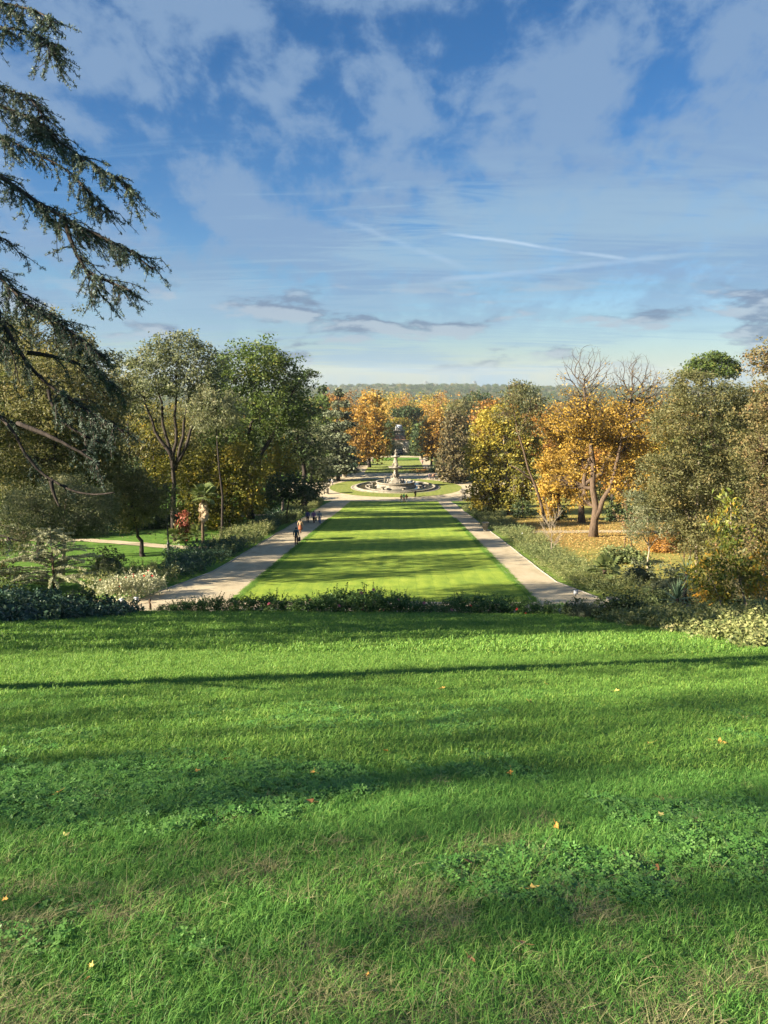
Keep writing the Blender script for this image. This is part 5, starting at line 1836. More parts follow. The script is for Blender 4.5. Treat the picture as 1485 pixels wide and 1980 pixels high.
# ------------------------------------------------------------------ gatehouse closing the view
gx, gy = 1.0, 301.0
gz = Hs(gx, gy)
gh = empty('gatehouse', (gx, gy, gz), 'stone gatehouse with arched window and tiled roof closing the avenue', 'building')
b = MB()
wt = 5.6
for s in (-1, 1):
    b.box((s * 3.35, 0, wt / 2), (3.3, 2.0, wt))
a = np.linspace(0, np.pi, 13)
V, F = [], []
for i, t in enumerate(a):
    V += [(1.7 * math.cos(t), -1.0, 2.6 + 1.7 * math.sin(t)), (1.7 * math.cos(t), -1.0, wt), (1.7 * math.cos(t), 1.0, 2.6 + 1.7 * math.sin(t)), (1.7 * math.cos(t), 1.0, wt)]
for i in range(12):
    k = i * 4
    F += [(k, k + 1, k + 5, k + 4), (k + 2, k + 6, k + 7, k + 3), (k, k + 4, k + 6, k + 2)]
b.add(V, F)
b.obj('wall', M['stone_grey'], gh)
b = MB()
b.box((0, 0, wt + .15), (10.4, 2.5, .3))
b.obj('cornice', M['stone'], gh)
win = MB()
for x in (-.85, 0, .85):
    win.box((x, -.2, 2.1), (.09, .12, 4.1))
for z in (1.0, 2.0, 2.9):
    win.box((0, -.22, z), (3.3, .1, .09))
win.tube([(1.66 * math.cos(t), -.2, 2.6 + 1.66 * math.sin(t)) for t in a], .09, 4)
wo = win.obj('arched_window', M['frame_white'], gh)
pn = MB()
pn.box((0, -.05, 1.3), (3.38, .04, 2.6))
n0 = pn.n
pn.add([(0, -.07, 2.6)] + [(1.69 * math.cos(t), -.07, 2.6 + 1.69 * math.sin(t)) for t in a], [(0, i + 1, i + 2) for i in range(12)])
pn.obj('pane', M['window_glass'], wo)
b = MB()
b.add([(-2.9, -1.2, wt + .3), (2.9, -1.2, wt + .3), (2.4, 1.8, wt + 1.9), (-2.4, 1.8, wt + 1.9)], [(0, 1, 2, 3)])
for i in range(12):
    u = -2.7 + i * .49
    b.tube([(u, -1.22, wt + .33), (u * .83, 1.8, wt + 1.93)], .1, 5)
b.add([(-2.9, -1.2, wt + .3), (-2.4, 1.8, wt + 1.9), (-2.4, 1.8, wt + .3)], [(0, 1, 2)])
b.add([(2.9, -1.2, wt + .3), (2.4, 1.8, wt + 1.9), (2.4, 1.8, wt + .3)], [(0, 2, 1)])
ro = b.obj('tiled_roof', M['tile'], gh)
b = MB()
b.box((.35, -.6, wt + .95), (.4, .5, 1.3))
b.obj('chimney', M['stone_grey'], ro)
b = MB()
b.box((0, 3.2, (wt + 3.6) / 2), (4.6, 2.6, wt + 3.6))
b.box((0, 3.0, wt + 3.7), (5.0, 3.2, .25))
b.obj('upper_wall', M['stone'], gh)
b = MB()
for x in np.linspace(-1.7, 1.7, 6):
    b.lathe([(.12, wt + 3.8), (.16, wt + 4.1), (.08, wt + 4.5), (.12, wt + 4.7)], (x, 2.2, 0), 8)
b.box((0, 2.2, wt + 4.76), (3.9, .3, .12))
b.obj('balustrade', M['stone_white'], gh)
b = MB()
b.box((0, 4.2, wt + 4.9), (2.8, 1.4, 2.0), taper=.85)
b.obj('lantern_room', M['frame_white'], gh)
b = MB()
for x in (-.9, -.3, .3, .9):
    b.box((x, 3.46, wt + 4.9), (.42, .04, 1.3))
b.obj('pane', M['window_glass'], gh)


# ------------------------------------------------------------------ people
def skin_mesh(name, verts, edges, radii, root=0, sub=1):
    me = bpy.data.meshes.new(name + '_cage')
    me.from_pydata(verts, edges, [])
    o = bpy.data.objects.new(name + '_cage', me)
    COL.objects.link(o)
    m = o.modifiers.new('skin', 'SKIN')
    if not me.skin_vertices:
        bm_layer = None
    for i, r_ in enumerate(radii):
        sv_ = me.skin_vertices[0].data[i]
        sv_.radius = (r_, r_) if isinstance(r_, float) else r_
        sv_.use_root = i == root
    s = o.modifiers.new('sub', 'SUBSURF')
    s.levels = s.render_levels = sub
    bpy.context.view_layer.update()
    dg = bpy.context.evaluated_depsgraph_get()
    res = bpy.data.meshes.new_from_object(o.evaluated_get(dg))
    res.name = name
    for p in res.polygons:
        p.use_smooth = True
    bpy.data.objects.remove(o)
    bpy.data.meshes.remove(me)
    return res


def body_parts(pose):
    """joint positions of a 1.72 m figure facing -Y"""
    st = {'walk': .20, 'stand': .03}[pose]
    hip = {s: np.array([s * .09, 0, .90]) for s in (-1, 1)}
    knee = {s: np.array([s * .10, -.05 - s * st * .7, .50]) for s in (-1, 1)}
    ank = {s: np.array([s * .10, .03 - s * st * 1.3 + (.04 if s < 0 else 0), .08 + (.06 if (s < 0 and st > .1) else 0)]) for s in (-1, 1)}
    toe = {s: ank[s] + np.array([s * .02, -.16, -.05]) for s in (-1, 1)}
    sh = {s: np.array([s * .185, .0, 1.41]) for s in (-1, 1)}
    el = {s: np.array([s * .25, .04 + s * st * .6, 1.14]) for s in (-1, 1)}
    wr = {s: np.array([s * .25, -.06 + s * st * .9, .90]) for s in (-1, 1)}
    V, E, Rr = [], [], []
    def v(p, r_):
        V.append(tuple(float(c) for c in p)); Rr.append(r_); return len(V) - 1
    pel = v((0, 0, .95), (.14, .10)); wa = v((0, 0, 1.10), (.125, .09)); ch = v((0, .0, 1.30), (.155, .105)); up = v((0, .01, 1.42), (.10, .08)); nk = v((0, .0, 1.50), .05)
    hd = v((0, -.015, 1.585), (.075, .09)); tp = v((0, 0, 1.68), (.07, .08)); no = v((0, -.115, 1.575), .014)
    E += [(pel, wa), (wa, ch), (ch, up), (up, nk), (nk, hd), (hd, tp), (hd, no)]
    for s in (-1, 1):
        a = v(hip[s], .085); b_ = v(knee[s], .06); c = v(ank[s], .042); d_ = v(toe[s], .035)
        E += [(pel, a), (a, b_), (b_, c), (c, d_)]
        a = v(sh[s], .065); b_ = v(el[s], .045); c = v(wr[s], .03); h_ = v(wr[s] + np.array([0, -.01, -.07]), (.034, .018))
        E += [(up, a), (a, b_), (b_, c), (c, h_)]
        for k in range(4):
            f1 = v(wr[s] + np.array([s * .002, -.035 + .016 * k, -.13]), .009); f2 = v(wr[s] + np.array([-s * .012, -.035 + .015 * k, -.17 + .012 * abs(k - 1)]), .008)
            E += [(h_, f1), (f1, f2)]
        t1 = v(wr[s] + np.array([-s * .01, -.05, -.075]), .010); t2 = v(wr[s] + np.array([-s * .015, -.065, -.11]), .008)
        E += [(h_, t1), (t1, t2)]
    body = skin_mesh('body_' + pose, V, E, Rr)
    # jacket
    V2, E2, R2 = [], [], []
    def v2(p, r_):
        V2.append(tuple(float(c) for c in p)); R2.append(r_); return len(V2) - 1
    a0 = v2((0, 0, .86), (.19, .14)); a1 = v2((0, 0, 1.08), (.165, .125)); a2 = v2((0, 0, 1.30), (.18, .13)); a3 = v2((0, .01, 1.43), (.12, .10)); a4 = v2((0, .005, 1.50), .07)
    E2 += [(a0, a1), (a1, a2), (a2, a3), (a3, a4)]
    for s in (-1, 1):
        i = v2(sh[s], .085); j = v2(el[s], .065); k = v2(wr[s] + np.array([0, 0, .03]), .048)
        E2 += [(a3, i), (i, j), (j, k)]
    jacket = skin_mesh('jacket_' + pose, V2, E2, R2)
    V3, E3, R3 = [], [], []
    def v3(p, r_):
        V3.append(tuple(float(c) for c in p)); R3.append(r_); return len(V3) - 1
    p0 = v3((0, 0, .97), (.155, .115))
    for s in (-1, 1):
        i = v3(hip[s] + np.array([0, 0, -.04]), .105); j = v3(knee[s], .078); k = v3(ank[s] + np.array([0, 0, .02]), .066)
        E3 += [(p0, i), (i, j), (j, k)]
    trousers = skin_mesh('trousers_' + pose, V3, E3, R3)
    sb = MB()
    for s in (-1, 1):
        sb.tube([ank[s] + np.array([0, .06, -.04]), ank[s] + np.array([0, 0, -.035]), ank[s] + np.array([s * .01, -.1, -.045]), toe[s] + np.array([0, -.03, -.0])], [.035, .05, .045, .025], 7)
    shoes = sb.mesh('shoes_' + pose, None, True)
    return dict(body=body, jacket=jacket, trousers=trousers, shoes=shoes)


hb_ = MB()
an = np.linspace(0, np.pi * .62, 6)
hb_.lathe(np.stack([np.sin(an) * .098, np.cos(an) * .115], 1), (0, .018, 1.635), 12)
hair_short = hb_.mesh('hair_short', None, True)
hb_.tube([(0, .06, 1.62), (0, .085, 1.50), (0, .10, 1.36)], [.085, .08, .03], 8)
hair_long = hb_.mesh('hair_long', None, True)
bgm = MB()
bgm.box((0, 0, .22), (.34, .14, .42), taper=.9)
bgm.tube([(-.12, 0, .42), (-.08, 0, .62), (.08, 0, .62), (.12, 0, .42)], .014, 5)
bag_me = bgm.mesh('bag', None)
skt = MB()
skt.lathe([(.15, 1.02), (.19, .85), (.24, .60), (.26, .45), (.24, .46), (.14, 1.0)], seg=14)
skirt_me = skt.mesh('skirt', None, True)
PARTS = {p: body_parts(p) for p in ('walk', 'stand')}
_cm = {}


def cloth(col):
    k = tuple(round(c, 3) for c in col)
    if k not in _cm:
        _cm[k] = simple_mat('cloth', col, .85, .15, .15, 12.0)
    return _cm[k]


SKIN = simple_mat('skin', (.45, .27, .19), .55, .3, .08, 6)
SHOE = simple_mat('shoe', (.04, .035, .03), .6, .3, .1, 6)


def person(px, py, rz, pose, jacket, trousers, hair, label, group, height=1.72, long_hair=False, bag=None, skirt=None, d=None, shoes=None):
    p = P(px, py)
    o = empty('person', p, label, 'person', group, rz)
    k = height / 1.72
    o.scale = (k, k, k)
    def part(nm, me, mat):
        c = link(bpy.data.objects.new(nm, me), o)
        if not me.materials:
            me.materials.append(None)
        c.material_slots[0].link = 'OBJECT'
        c.material_slots[0].material = mat
        return c
    ps = PARTS[pose]
    part('body', ps['body'], SKIN)
    part('jacket', ps['jacket'], cloth(jacket))
    part('trousers', ps['trousers'], cloth(trousers))
    part('shoes', ps['shoes'], shoes or SHOE)
    part('hair', hair_long if long_hair else hair_short, cloth(hair))
    if skirt:
        part('skirt', skirt_me, cloth(skirt))
    if bag:
        g = bpy.data.objects.new('shoulder_bag', bag_me)
        COL.objects.link(g)
        if not bag_me.materials:
            bag_me.materials.append(None)
        g.material_slots[0].link = 'OBJECT'
        g.material_slots[0].material = cloth(bag[0])
        g.location = p + Matrix.Rotation(rz, 3, 'Z') @ Vector((bag[2] * .30 * k, -.02, .38))
        g.rotation_euler = (0, 0, rz + 1.4)
        tag(g, bag[1], 'bag')
    return o


DK, BR = (.025, .018, .015), (.10, .055, .03)
person(573, 1054, R(175), 'stand', (.035, .075, .10), (.09, .035, .045), DK, 'man in dark teal jacket and burgundy trousers standing on the left walk', 'people on the left walk', 1.78, bag=((.02, .03, .05), 'dark bag carried by the man in burgundy trousers', -1))
person(581, 1031, R(160), 'walk', (.30, .22, .14), (.20, .10, .05), DK, 'woman in beige shawl and orange brown clothes walking ahead of the man', 'people on the left walk', 1.70, True, skirt=(.24, .09, .045))
person(595, 1011, R(5), 'walk', (.10, .10, .28), (.025, .022, .022), DK, 'person in blue violet top and black trousers, leftmost of three walking side by side', 'three people walking on the left walk', 1.68, True)
person(607, 1012, R(-5), 'walk', (.34, .16, .36), (.03, .03, .045), DK, 'person in pink violet jacket in the middle of the three on the left walk', 'three people walking on the left walk', 1.68, True, bag=((.03, .07, .09), 'dark teal bag held between two people on the left walk', 1))
person(618, 1013, R(0), 'walk', (.30, .33, .38), (.10, .17, .38), DK, 'person in pale top and bright blue jeans, rightmost of three on the left walk', 'three people walking on the left walk', 1.70, True)
person(637, 938, R(20), 'stand', (.04, .06, .13), (.03, .035, .05), DK, 'person in dark blue standing at the left rim of the plaza', 'couple at the left rim of the plaza', 1.75)
person(643, 938, R(-30), 'walk', (.55, .53, .52), (.10, .10, .13), BR, 'person in white top and grey trousers at the left rim of the plaza', 'couple at the left rim of the plaza', 1.70)
person(776, 972, R(180), 'walk', (.40, .20, .12), (.55, .52, .48), DK, 'person in brown jacket and white trousers, leftmost of three before the fountain', 'three people before the fountain', 1.68)
person(781, 971, R(180), 'walk', (.12, .42, .17), (.26, .14, .09), (.10, .45, .16), 'person with green cap and top in the middle of three before the fountain', 'three people before the fountain', 1.80)
person(786, 972, R(170), 'walk', (.28, .11, .06), (.50, .47, .44), DK, 'person in russet jacket and pale trousers, rightmost of three before the fountain', 'three people before the fountain', 1.70, True)
person(803, 963, R(30), 'stand', (.015, .018, .02), (.015, .015, .018), DK, 'person in black standing alone at the rim of the pool', None, 1.82)
person(714, 897, R(10), 'walk', (.02, .025, .04), (.02, .02, .025), DK, 'left of two dark dressed people on the far left walk', 'pair on the far left walk', 1.75)
person(721, 897, R(-10), 'walk', (.03, .03, .03), (.02, .02, .03), DK, 'right of two dark dressed people on the far left walk', 'pair on the far left walk', 1.72)
person(817, 899, R(0), 'walk', (.30, .12, .10), (.04, .04, .05), DK, 'person in reddish top walking alone on the far right walk', None, 1.72)
person(830, 927, R(15), 'walk', (.20, .16, .22), (.05, .05, .07), DK, 'person in mauve jacket, leftmost of four beside the far right lawn', 'four people beside the far lawn', 1.72)
person(833, 928, R(0), 'walk', (.05, .05, .06), (.04, .045, .06), DK, 'person in black jacket, second of four beside the far right lawn', 'four people beside the far lawn', 1.75)
person(837, 928, R(-15), 'walk', (.35, .22, .15), (.05, .05, .06), BR, 'person in tan jacket, third of four beside the far right lawn', 'four people beside the far lawn', 1.70, True)
person(840, 927, R(20), 'walk', (.15, .08, .07), (.03, .03, .04), DK, 'person in dark red jacket, rightmost of four beside the far right lawn', 'four people beside the far lawn', 1.72)

print('before cedar', round(time.time() - T0, 1))

# ------------------------------------------------------------------ the big cedar at the left: trunk just outside the frame, boughs reaching in
def big_cedar():
    rng = np.random.default_rng(101)
    tx, ty = -11.0, 7.7
    z0 = Hs(tx, ty)
    root = empty('cedar_tree', (tx, ty, z0), 'old cedar with drooping sparse boughs hanging in from the left side of the picture', 'tree')
    o = np.array([tx, ty, z0])
    tr = MB()
    zs = np.linspace(-.5, 18.5, 12)
    tr.tube(np.stack([.15 * np.sin(zs * .3), .1 * np.cos(zs * .4), zs], 1), .34 * (1 - zs / 25) + .04, 12)
    tr.obj('trunk', M['bark_dark'], root, True)
    # (photo polyline, depth start, depth end, radius, foliage density, branchlet length)
    paths = [
        ([(-60, -20), (20, -8), (75, 4), (112, 30)], 10.5, 9.6, .035, 1.0, .55),
        ([(-90, 30), (0, 58), (55, 60), (95, 85), (112, 118)], 11.5, 10.2, .035, 1.2, .60),
        ([(-90, 140), (0, 168), (50, 180), (85, 205), (102, 270)], 12.0, 10.8, .04, 1.1, .55),
        ([(-90, 175), (0, 212), (60, 235), (115, 285), (180, 325), (262, 375)], 11.5, 10.4, .045, 1.5, .62),
        ([(-90, 240), (0, 270), (55, 300), (130, 335), (175, 390), (222, 425)], 12.2, 11.2, .04, 1.3, .6),
        ([(-120, 285), (0, 338), (60, 380), (130, 422), (215, 462), (270, 495), (300, 522)], 10.8, 9.6, .075, 1.2, .70),
        ([(122, 418), (140, 480), (165, 530), (205, 595)], 10.5, 9.7, .03, 1.1, .45),
        ([(158, 520), (200, 540), (262, 566)], 10.1, 9.6, .02, 1.1, .40),
        ([(60, 380), (110, 440), (150, 440), (215, 470)], 11.0, 10.6, .02, .9, .45),
        ([(-100, 480), (0, 520), (60, 580), (130, 618), (175, 650), (212, 688)], 9.8, 8.8, .05, 1.6, .50),
        ([(-80, 430), (0, 452), (20, 462), (40, 500)], 10.5, 10.2, .02, .7, .4),
        ([(-100, 500), (0, 605), (45, 688), (92, 742), (160, 782), (215, 815), (255, 838)], 10.4, 9.6, .085, 1.1, .62),
        ([(40, 680), (120, 690), (190, 720), (240, 770)], 10.4, 10.9, .03, 1.0, .55),
        ([(92, 742), (100, 800), (150, 840), (200, 860)], 10.2, 9.8, .02, .7, .5),
        ([(-110, 740), (0, 800), (25, 816), (60, 892), (100, 926), (150, 950), (190, 958), (232, 944)], 9.6, 9.0, .055, .22, .35),
        ([(24, 815), (80, 838), (135, 862), (205, 905)], 9.5, 9.1, .03, .25, .35),
        ([(97, 924), (104, 960), (118, 988)], 9.1, 9.0, .022, .15, .3),
        ([(-60, 640), (0, 660), (14, 700), (26, 760)], 9.4, 9.2, .02, .4, .4),
        ([(-60, 1010), (0, 1030), (60, 1045)], 9.0, 8.9, .03, .1, .3),
    ]
    lb, br, twb = MB(), MB(), MB()
    RP, RT = [], []
    for (pp, d0, d1, r0, dens, bl) in paths:
        ds = np.linspace(d0, d1, len(pp))
        q = np.array([np.array(at(px, py, d)) for (px, py), d in zip(pp, ds)])
        if pp[0][0] < -40:
            q = np.concatenate([[[tx, ty, q[0][2] + .9]], [(np.array([tx, ty, q[0][2] + .6]) + q[0]) / 2 + np.array([0, rng.uniform(-1.8, 1.8), .25])], q])
        # resample smoothly
        seg = np.linalg.norm(np.diff(q, axis=0), axis=1)
        s = np.concatenate([[0], np.cumsum(seg)])
        n = max(8, int(s[-1] / .12))
        u = np.linspace(0, s[-1], n)
        w = np.stack([np.interp(u, s, q[:, i]) for i in range(3)], 1)
        ker = np.ones(5) / 5
        wp = np.concatenate([np.repeat(w[:1], 2, 0), w, np.repeat(w[-1:], 2, 0)])
        w = np.stack([np.convolve(wp[:, i], ker, 'valid') for i in range(3)], 1)
        w += np.cumsum(rng.normal(0, .006, w.shape), 0) * .6
        f = u / s[-1]
        br.tube(w - o, r0 * (1.05 - f) + .006, 6)
        tang = np.gradient(w, axis=0)
        tang /= np.linalg.norm(tang, axis=1, keepdims=True)
        side = np.cross(tang, [0, 0, 1.0])
        side /= np.linalg.norm(side, axis=1, keepdims=True) + 1e-9
        k = int(n * dens * 1.6)
        for j in range(k):
            fi = rng.uniform(.25, 1) ** .8
            i = min(n - 1, int(fi * (n - 1)))
            if w[i][0] < .8 - .52 * w[i][1] - .6 or rng.random() < .25:
                continue
            sg = 1 if rng.random() < .5 else -1
            L = bl * rng.uniform(.35, 1.35) * (1.1 - .75 * fi)
            dirv = side[i] * sg * rng.uniform(.25, 1.0) + tang[i] * rng.uniform(.45, 1.0) + np.array([0, 0, rng.normal(.12, .2)])
            dirv /= np.linalg.norm(dirv)
            m = 7
            t = np.linspace(0, 1, m)[:, None]
            drop = rng.uniform(.10, .85)
            c = w[i] + dirv * L * t + np.array([0, 0, -1.0]) * L * drop * t ** 2
            c[1:] += rng.normal(0, .008, (m - 1, 3))
            twb.twigs(c[:-1] - o, c[1:] - o, .009 * (1.1 - t[:-1, 0]) + .003, .009 * (1.1 - t[1:, 0]) + .003)
            nr = max(3, int(L / .034))
            tt = rng.uniform(.05, 1, nr)
            pr_ = np.stack([np.interp(tt, t[:, 0], c[:, a]) for a in range(3)], 1)
            RP.append(pr_ + rng.normal(0, .012, pr_.shape))
            RT.append(np.full(nr, rng.uniform(.2, .8)))
            for h in range(rng.integers(2, 6)):
                i2 = rng.integers(2, m)
                e = c[i2] + np.array([rng.normal(0, .06), rng.normal(0, .06), -rng.uniform(.04, .20)]) + dirv * rng.uniform(.03, .22)
                twb.twigs([c[i2] - o], [e - o], .005, .003)
                nr = max(2, int(np.linalg.norm(e - c[i2]) / .032))
                tt = rng.uniform(.1, 1, nr)[:, None]
                RP.append(c[i2] + (e - c[i2]) * tt + rng.normal(0, .01, (nr, 3)))
                RT.append(np.full(nr, rng.uniform(.2, .8)))
    RP = np.concatenate(RP) - o
    RT = np.concatenate(RT)
    m = 5
    rep = np.repeat(RP, m, 0) + rng.normal(0, .010, (len(RP) * m, 3))
    lb.leaves(rep, .044, .009, rng, -.25, .0, np.clip(np.repeat(RT, m) + rng.normal(0, .12, len(rep)), 0, 1))
    QUADS[0] += len(rep)
    br.obj('bough', M['bark_dark'], root, True)
    twb.obj('branchlets', M['bark_dark'], root)
    lb.obj('needles', M['needles'], root)
    # level plates of the rest of the crown, outside the frame
    cb = MB()
    blobs = []
    for k in range(11):
        h = 5 + k * 1.1
        a = rng.uniform(R(150), R(320))
        rr = (5.0 - .3 * k) * rng.uniform(.35, .7)
        blobs.append((rr * math.cos(a) - .5, rr * math.sin(a), h, rr * .7, rr * .7, .28, 0))
    for k in range(6):
        blobs.append((rng.normal(0, .8), rng.normal(0, .8), 14 + k * 1.1, 1.8 - .2 * k, 1.8 - .2 * k, .3, 0))
    Pn, Tn, _, _ = sample_blobs(blobs, rng, .5, .22, .012)
    cb.leaves(Pn, .22, .05, rng, .1, .6, Tn)
    QUADS[0] += len(Pn)
    cb.obj('crown', M['needles'], root)


big_cedar()

# ------------------------------------------------------------------ added trees, mostly unseen, placed and thinned to shade the bank and lawn
shade_cr = [crown_mesh('shade_tree_crown', M[k], 6.0, n_, .40, rngp, .9, 6) for k, n_ in (('olive', 2300), ('midgreen', 3000), ('olive', 10000))]
shade_tr = trunk_mesh('shade_tree_trunk', 12, .15, M['bark_dark'], rngp)
# x, y, height, crown radius, crown kind
SHADE = [(-52, -14.6, 27, 6.6, 0), (-58, -22, 29, 6.0, 0), (-47, -17.5, 25, 5.4, 0), (-55, -27, 27, 6.4, 0), (-26, 12.4, 15, 4.4, 2), (-27, 21.0, 16, 5.0, 2), (-28, 28, 15, 4.6, 2), (-36, 18.0, 22, 5.6, 2), (-34, 9.6, 21, 3.8, 2), (-37, 27, 22, 5, 2),
         (-37, 44.5, 20, 5.4, 2), (-34, 48.5, 19, 3.6, 0), (-39, 60.5, 20, 4.4, 2), (-46, 51.0, 19, 2.6, 2), (-38, 84, 21, 6.4, 2), (-37, 70, 17, 2.2, 1), (-36, 105, 20, 5.0, 2), (-34, 126, 19, 3.6, 2), (-33, 140, 19, 3.0, 2)]
for i, (x, y, h, r, ck) in enumerate(SHADE):
    z = Hs(x, y)
    lab, grp = ('evergreen oak added beyond the left picture edge to shade the grass', 'oaks added for shade left of the bank') if y < 60 else (('olive tree added deep in the left wood to shade the lawn, ' + {44.5: 'nearest to the grass bank', 48.5: 'slender and close to the silvery young cedar', 60.5: 'behind the leaning trunk', 51.0: 'farthest out at the left edge', 84: 'broadest, behind the slim palm', 70: 'small, behind the lamp post', 105: 'behind the round dark tree', 126: 'short of the plaza', 140: 'next to the plaza'}[y]), 'olive trees added to the left wood for shade')
    o = empty('oak_tree', (x, y, z), lab, 'tree', grp, rngp.uniform(0, 6))
    t = link(bpy.data.objects.new('trunk', shade_tr), o)
    t.scale = (h / 14,) * 3
    c = link(bpy.data.objects.new('crown', shade_cr[ck]), o)
    c.location = (0, 0, h - r * 1.25)
    c.scale = (r / 6, r / 6, r / 6 * 1.4)


# ------------------------------------------------------------------ grass of the bank: tufts, clover and dry patches
def vnoise(x, y, s, seed):
    r = np.random.default_rng(seed)
    g = r.random((64, 64))
    u, v = x / s, y / s
    i, j = np.floor(u).astype(int), np.floor(v).astype(int)
    fu, fv = u - i, v - j
    fu, fv = fu * fu * (3 - 2 * fu), fv * fv * (3 - 2 * fv)
    a = g[i % 64, j % 64]; b = g[(i + 1) % 64, j % 64]; c = g[i % 64, (j + 1) % 64]; d = g[(i + 1) % 64, (j + 1) % 64]
    return (a * (1 - fu) + b * fu) * (1 - fv) + (c * (1 - fu) + d * fu) * fv


def fbm(x, y, s, seed):
    return (vnoise(x, y, s, seed) + .5 * vnoise(x, y, s / 2.1, seed + 1) + .25 * vnoise(x, y, s / 4.3, seed + 2)) / 1.75


def tuft(name, mat, n, rad, h, w, lean, rng, hv=.4, curl=.5):
    b = MB()
    a = rng.uniform(0, 2 * np.pi, n)
    q = rad * np.sqrt(rng.random(n))
    base = np.stack([q * np.cos(a), q * np.sin(a), np.full(n, -.008)], 1)
    az = rng.uniform(0, 2 * np.pi, n)
    ln = np.abs(rng.normal(lean, lean * .5, n))
    hh = h * rng.uniform(1 - hv, 1 + hv, n)
    dr = np.stack([np.cos(az), np.sin(az), np.zeros(n)], 1)
    sd = np.stack([-np.sin(az), np.cos(az), np.zeros(n)], 1)
    mid = base + dr * (hh * ln * .4)[:, None] + np.array([0, 0, 1]) * (hh * .62)[:, None]
    tip = base + dr * (hh * (ln * .4 + ln * curl + .15))[:, None] + np.array([0, 0, 1]) * (hh * (1 - .35 * np.minimum(1, ln)))[:, None]
    ww = (w * rng.uniform(.7, 1.3, n))[:, None] / 2
    V = np.stack([base - sd * ww, base + sd * ww, mid + sd * ww * .85, mid - sd * ww * .85, tip], 1).reshape(-1, 3)
    k = np.arange(n)[:, None] * 5
    t = np.clip(rng.normal(.45, .2, n), 0, 1)
    b.add(V, k + np.array([[0, 1, 2, 3]]), t)
    b.F.append(k + np.array([[3, 2, 4]]))
    b.T.append(np.clip(t + .08, 0, 1))
    return b.mesh(name, mat)


def clover_mesh(name, n, rad, rng):
    n = int(n * 1.7)
    b = MB()
    for _ in range(n):
        a, q = rng.uniform(0, 6.28), rad * math.sqrt(rng.random())
        h = rng.uniform(.014, .036)
        c = np.array([q * math.cos(a), q * math.sin(a), h])
        r = rng.uniform(.005, .0095)
        az = rng.uniform(0, 6.28)
        tl = rng.normal(0, .3, 2)
        t = rng.uniform(.2, .95)
        for k in range(3):
            p = az + k * 2.094
            dx, dy = math.cos(p), math.sin(p)
            def w(u, v):
                x, y = dx * u - dy * v, dy * u + dx * v
                return (c[0] + x, c[1] + y, c[2] + x * tl[0] + y * tl[1])
            b.add([c, w(r * 1.1, -r * .75), w(r * 2.0, -r * .3), w(r * 2.0, r * .3), w(r * 1.1, r * .75)], [(0, 1, 2, 3, 4)], t)
        b.twigs([(c[0] * .95, c[1] * .95, -.005)], [c], .0012, .001)
    return b.mesh(name, M['clover'])


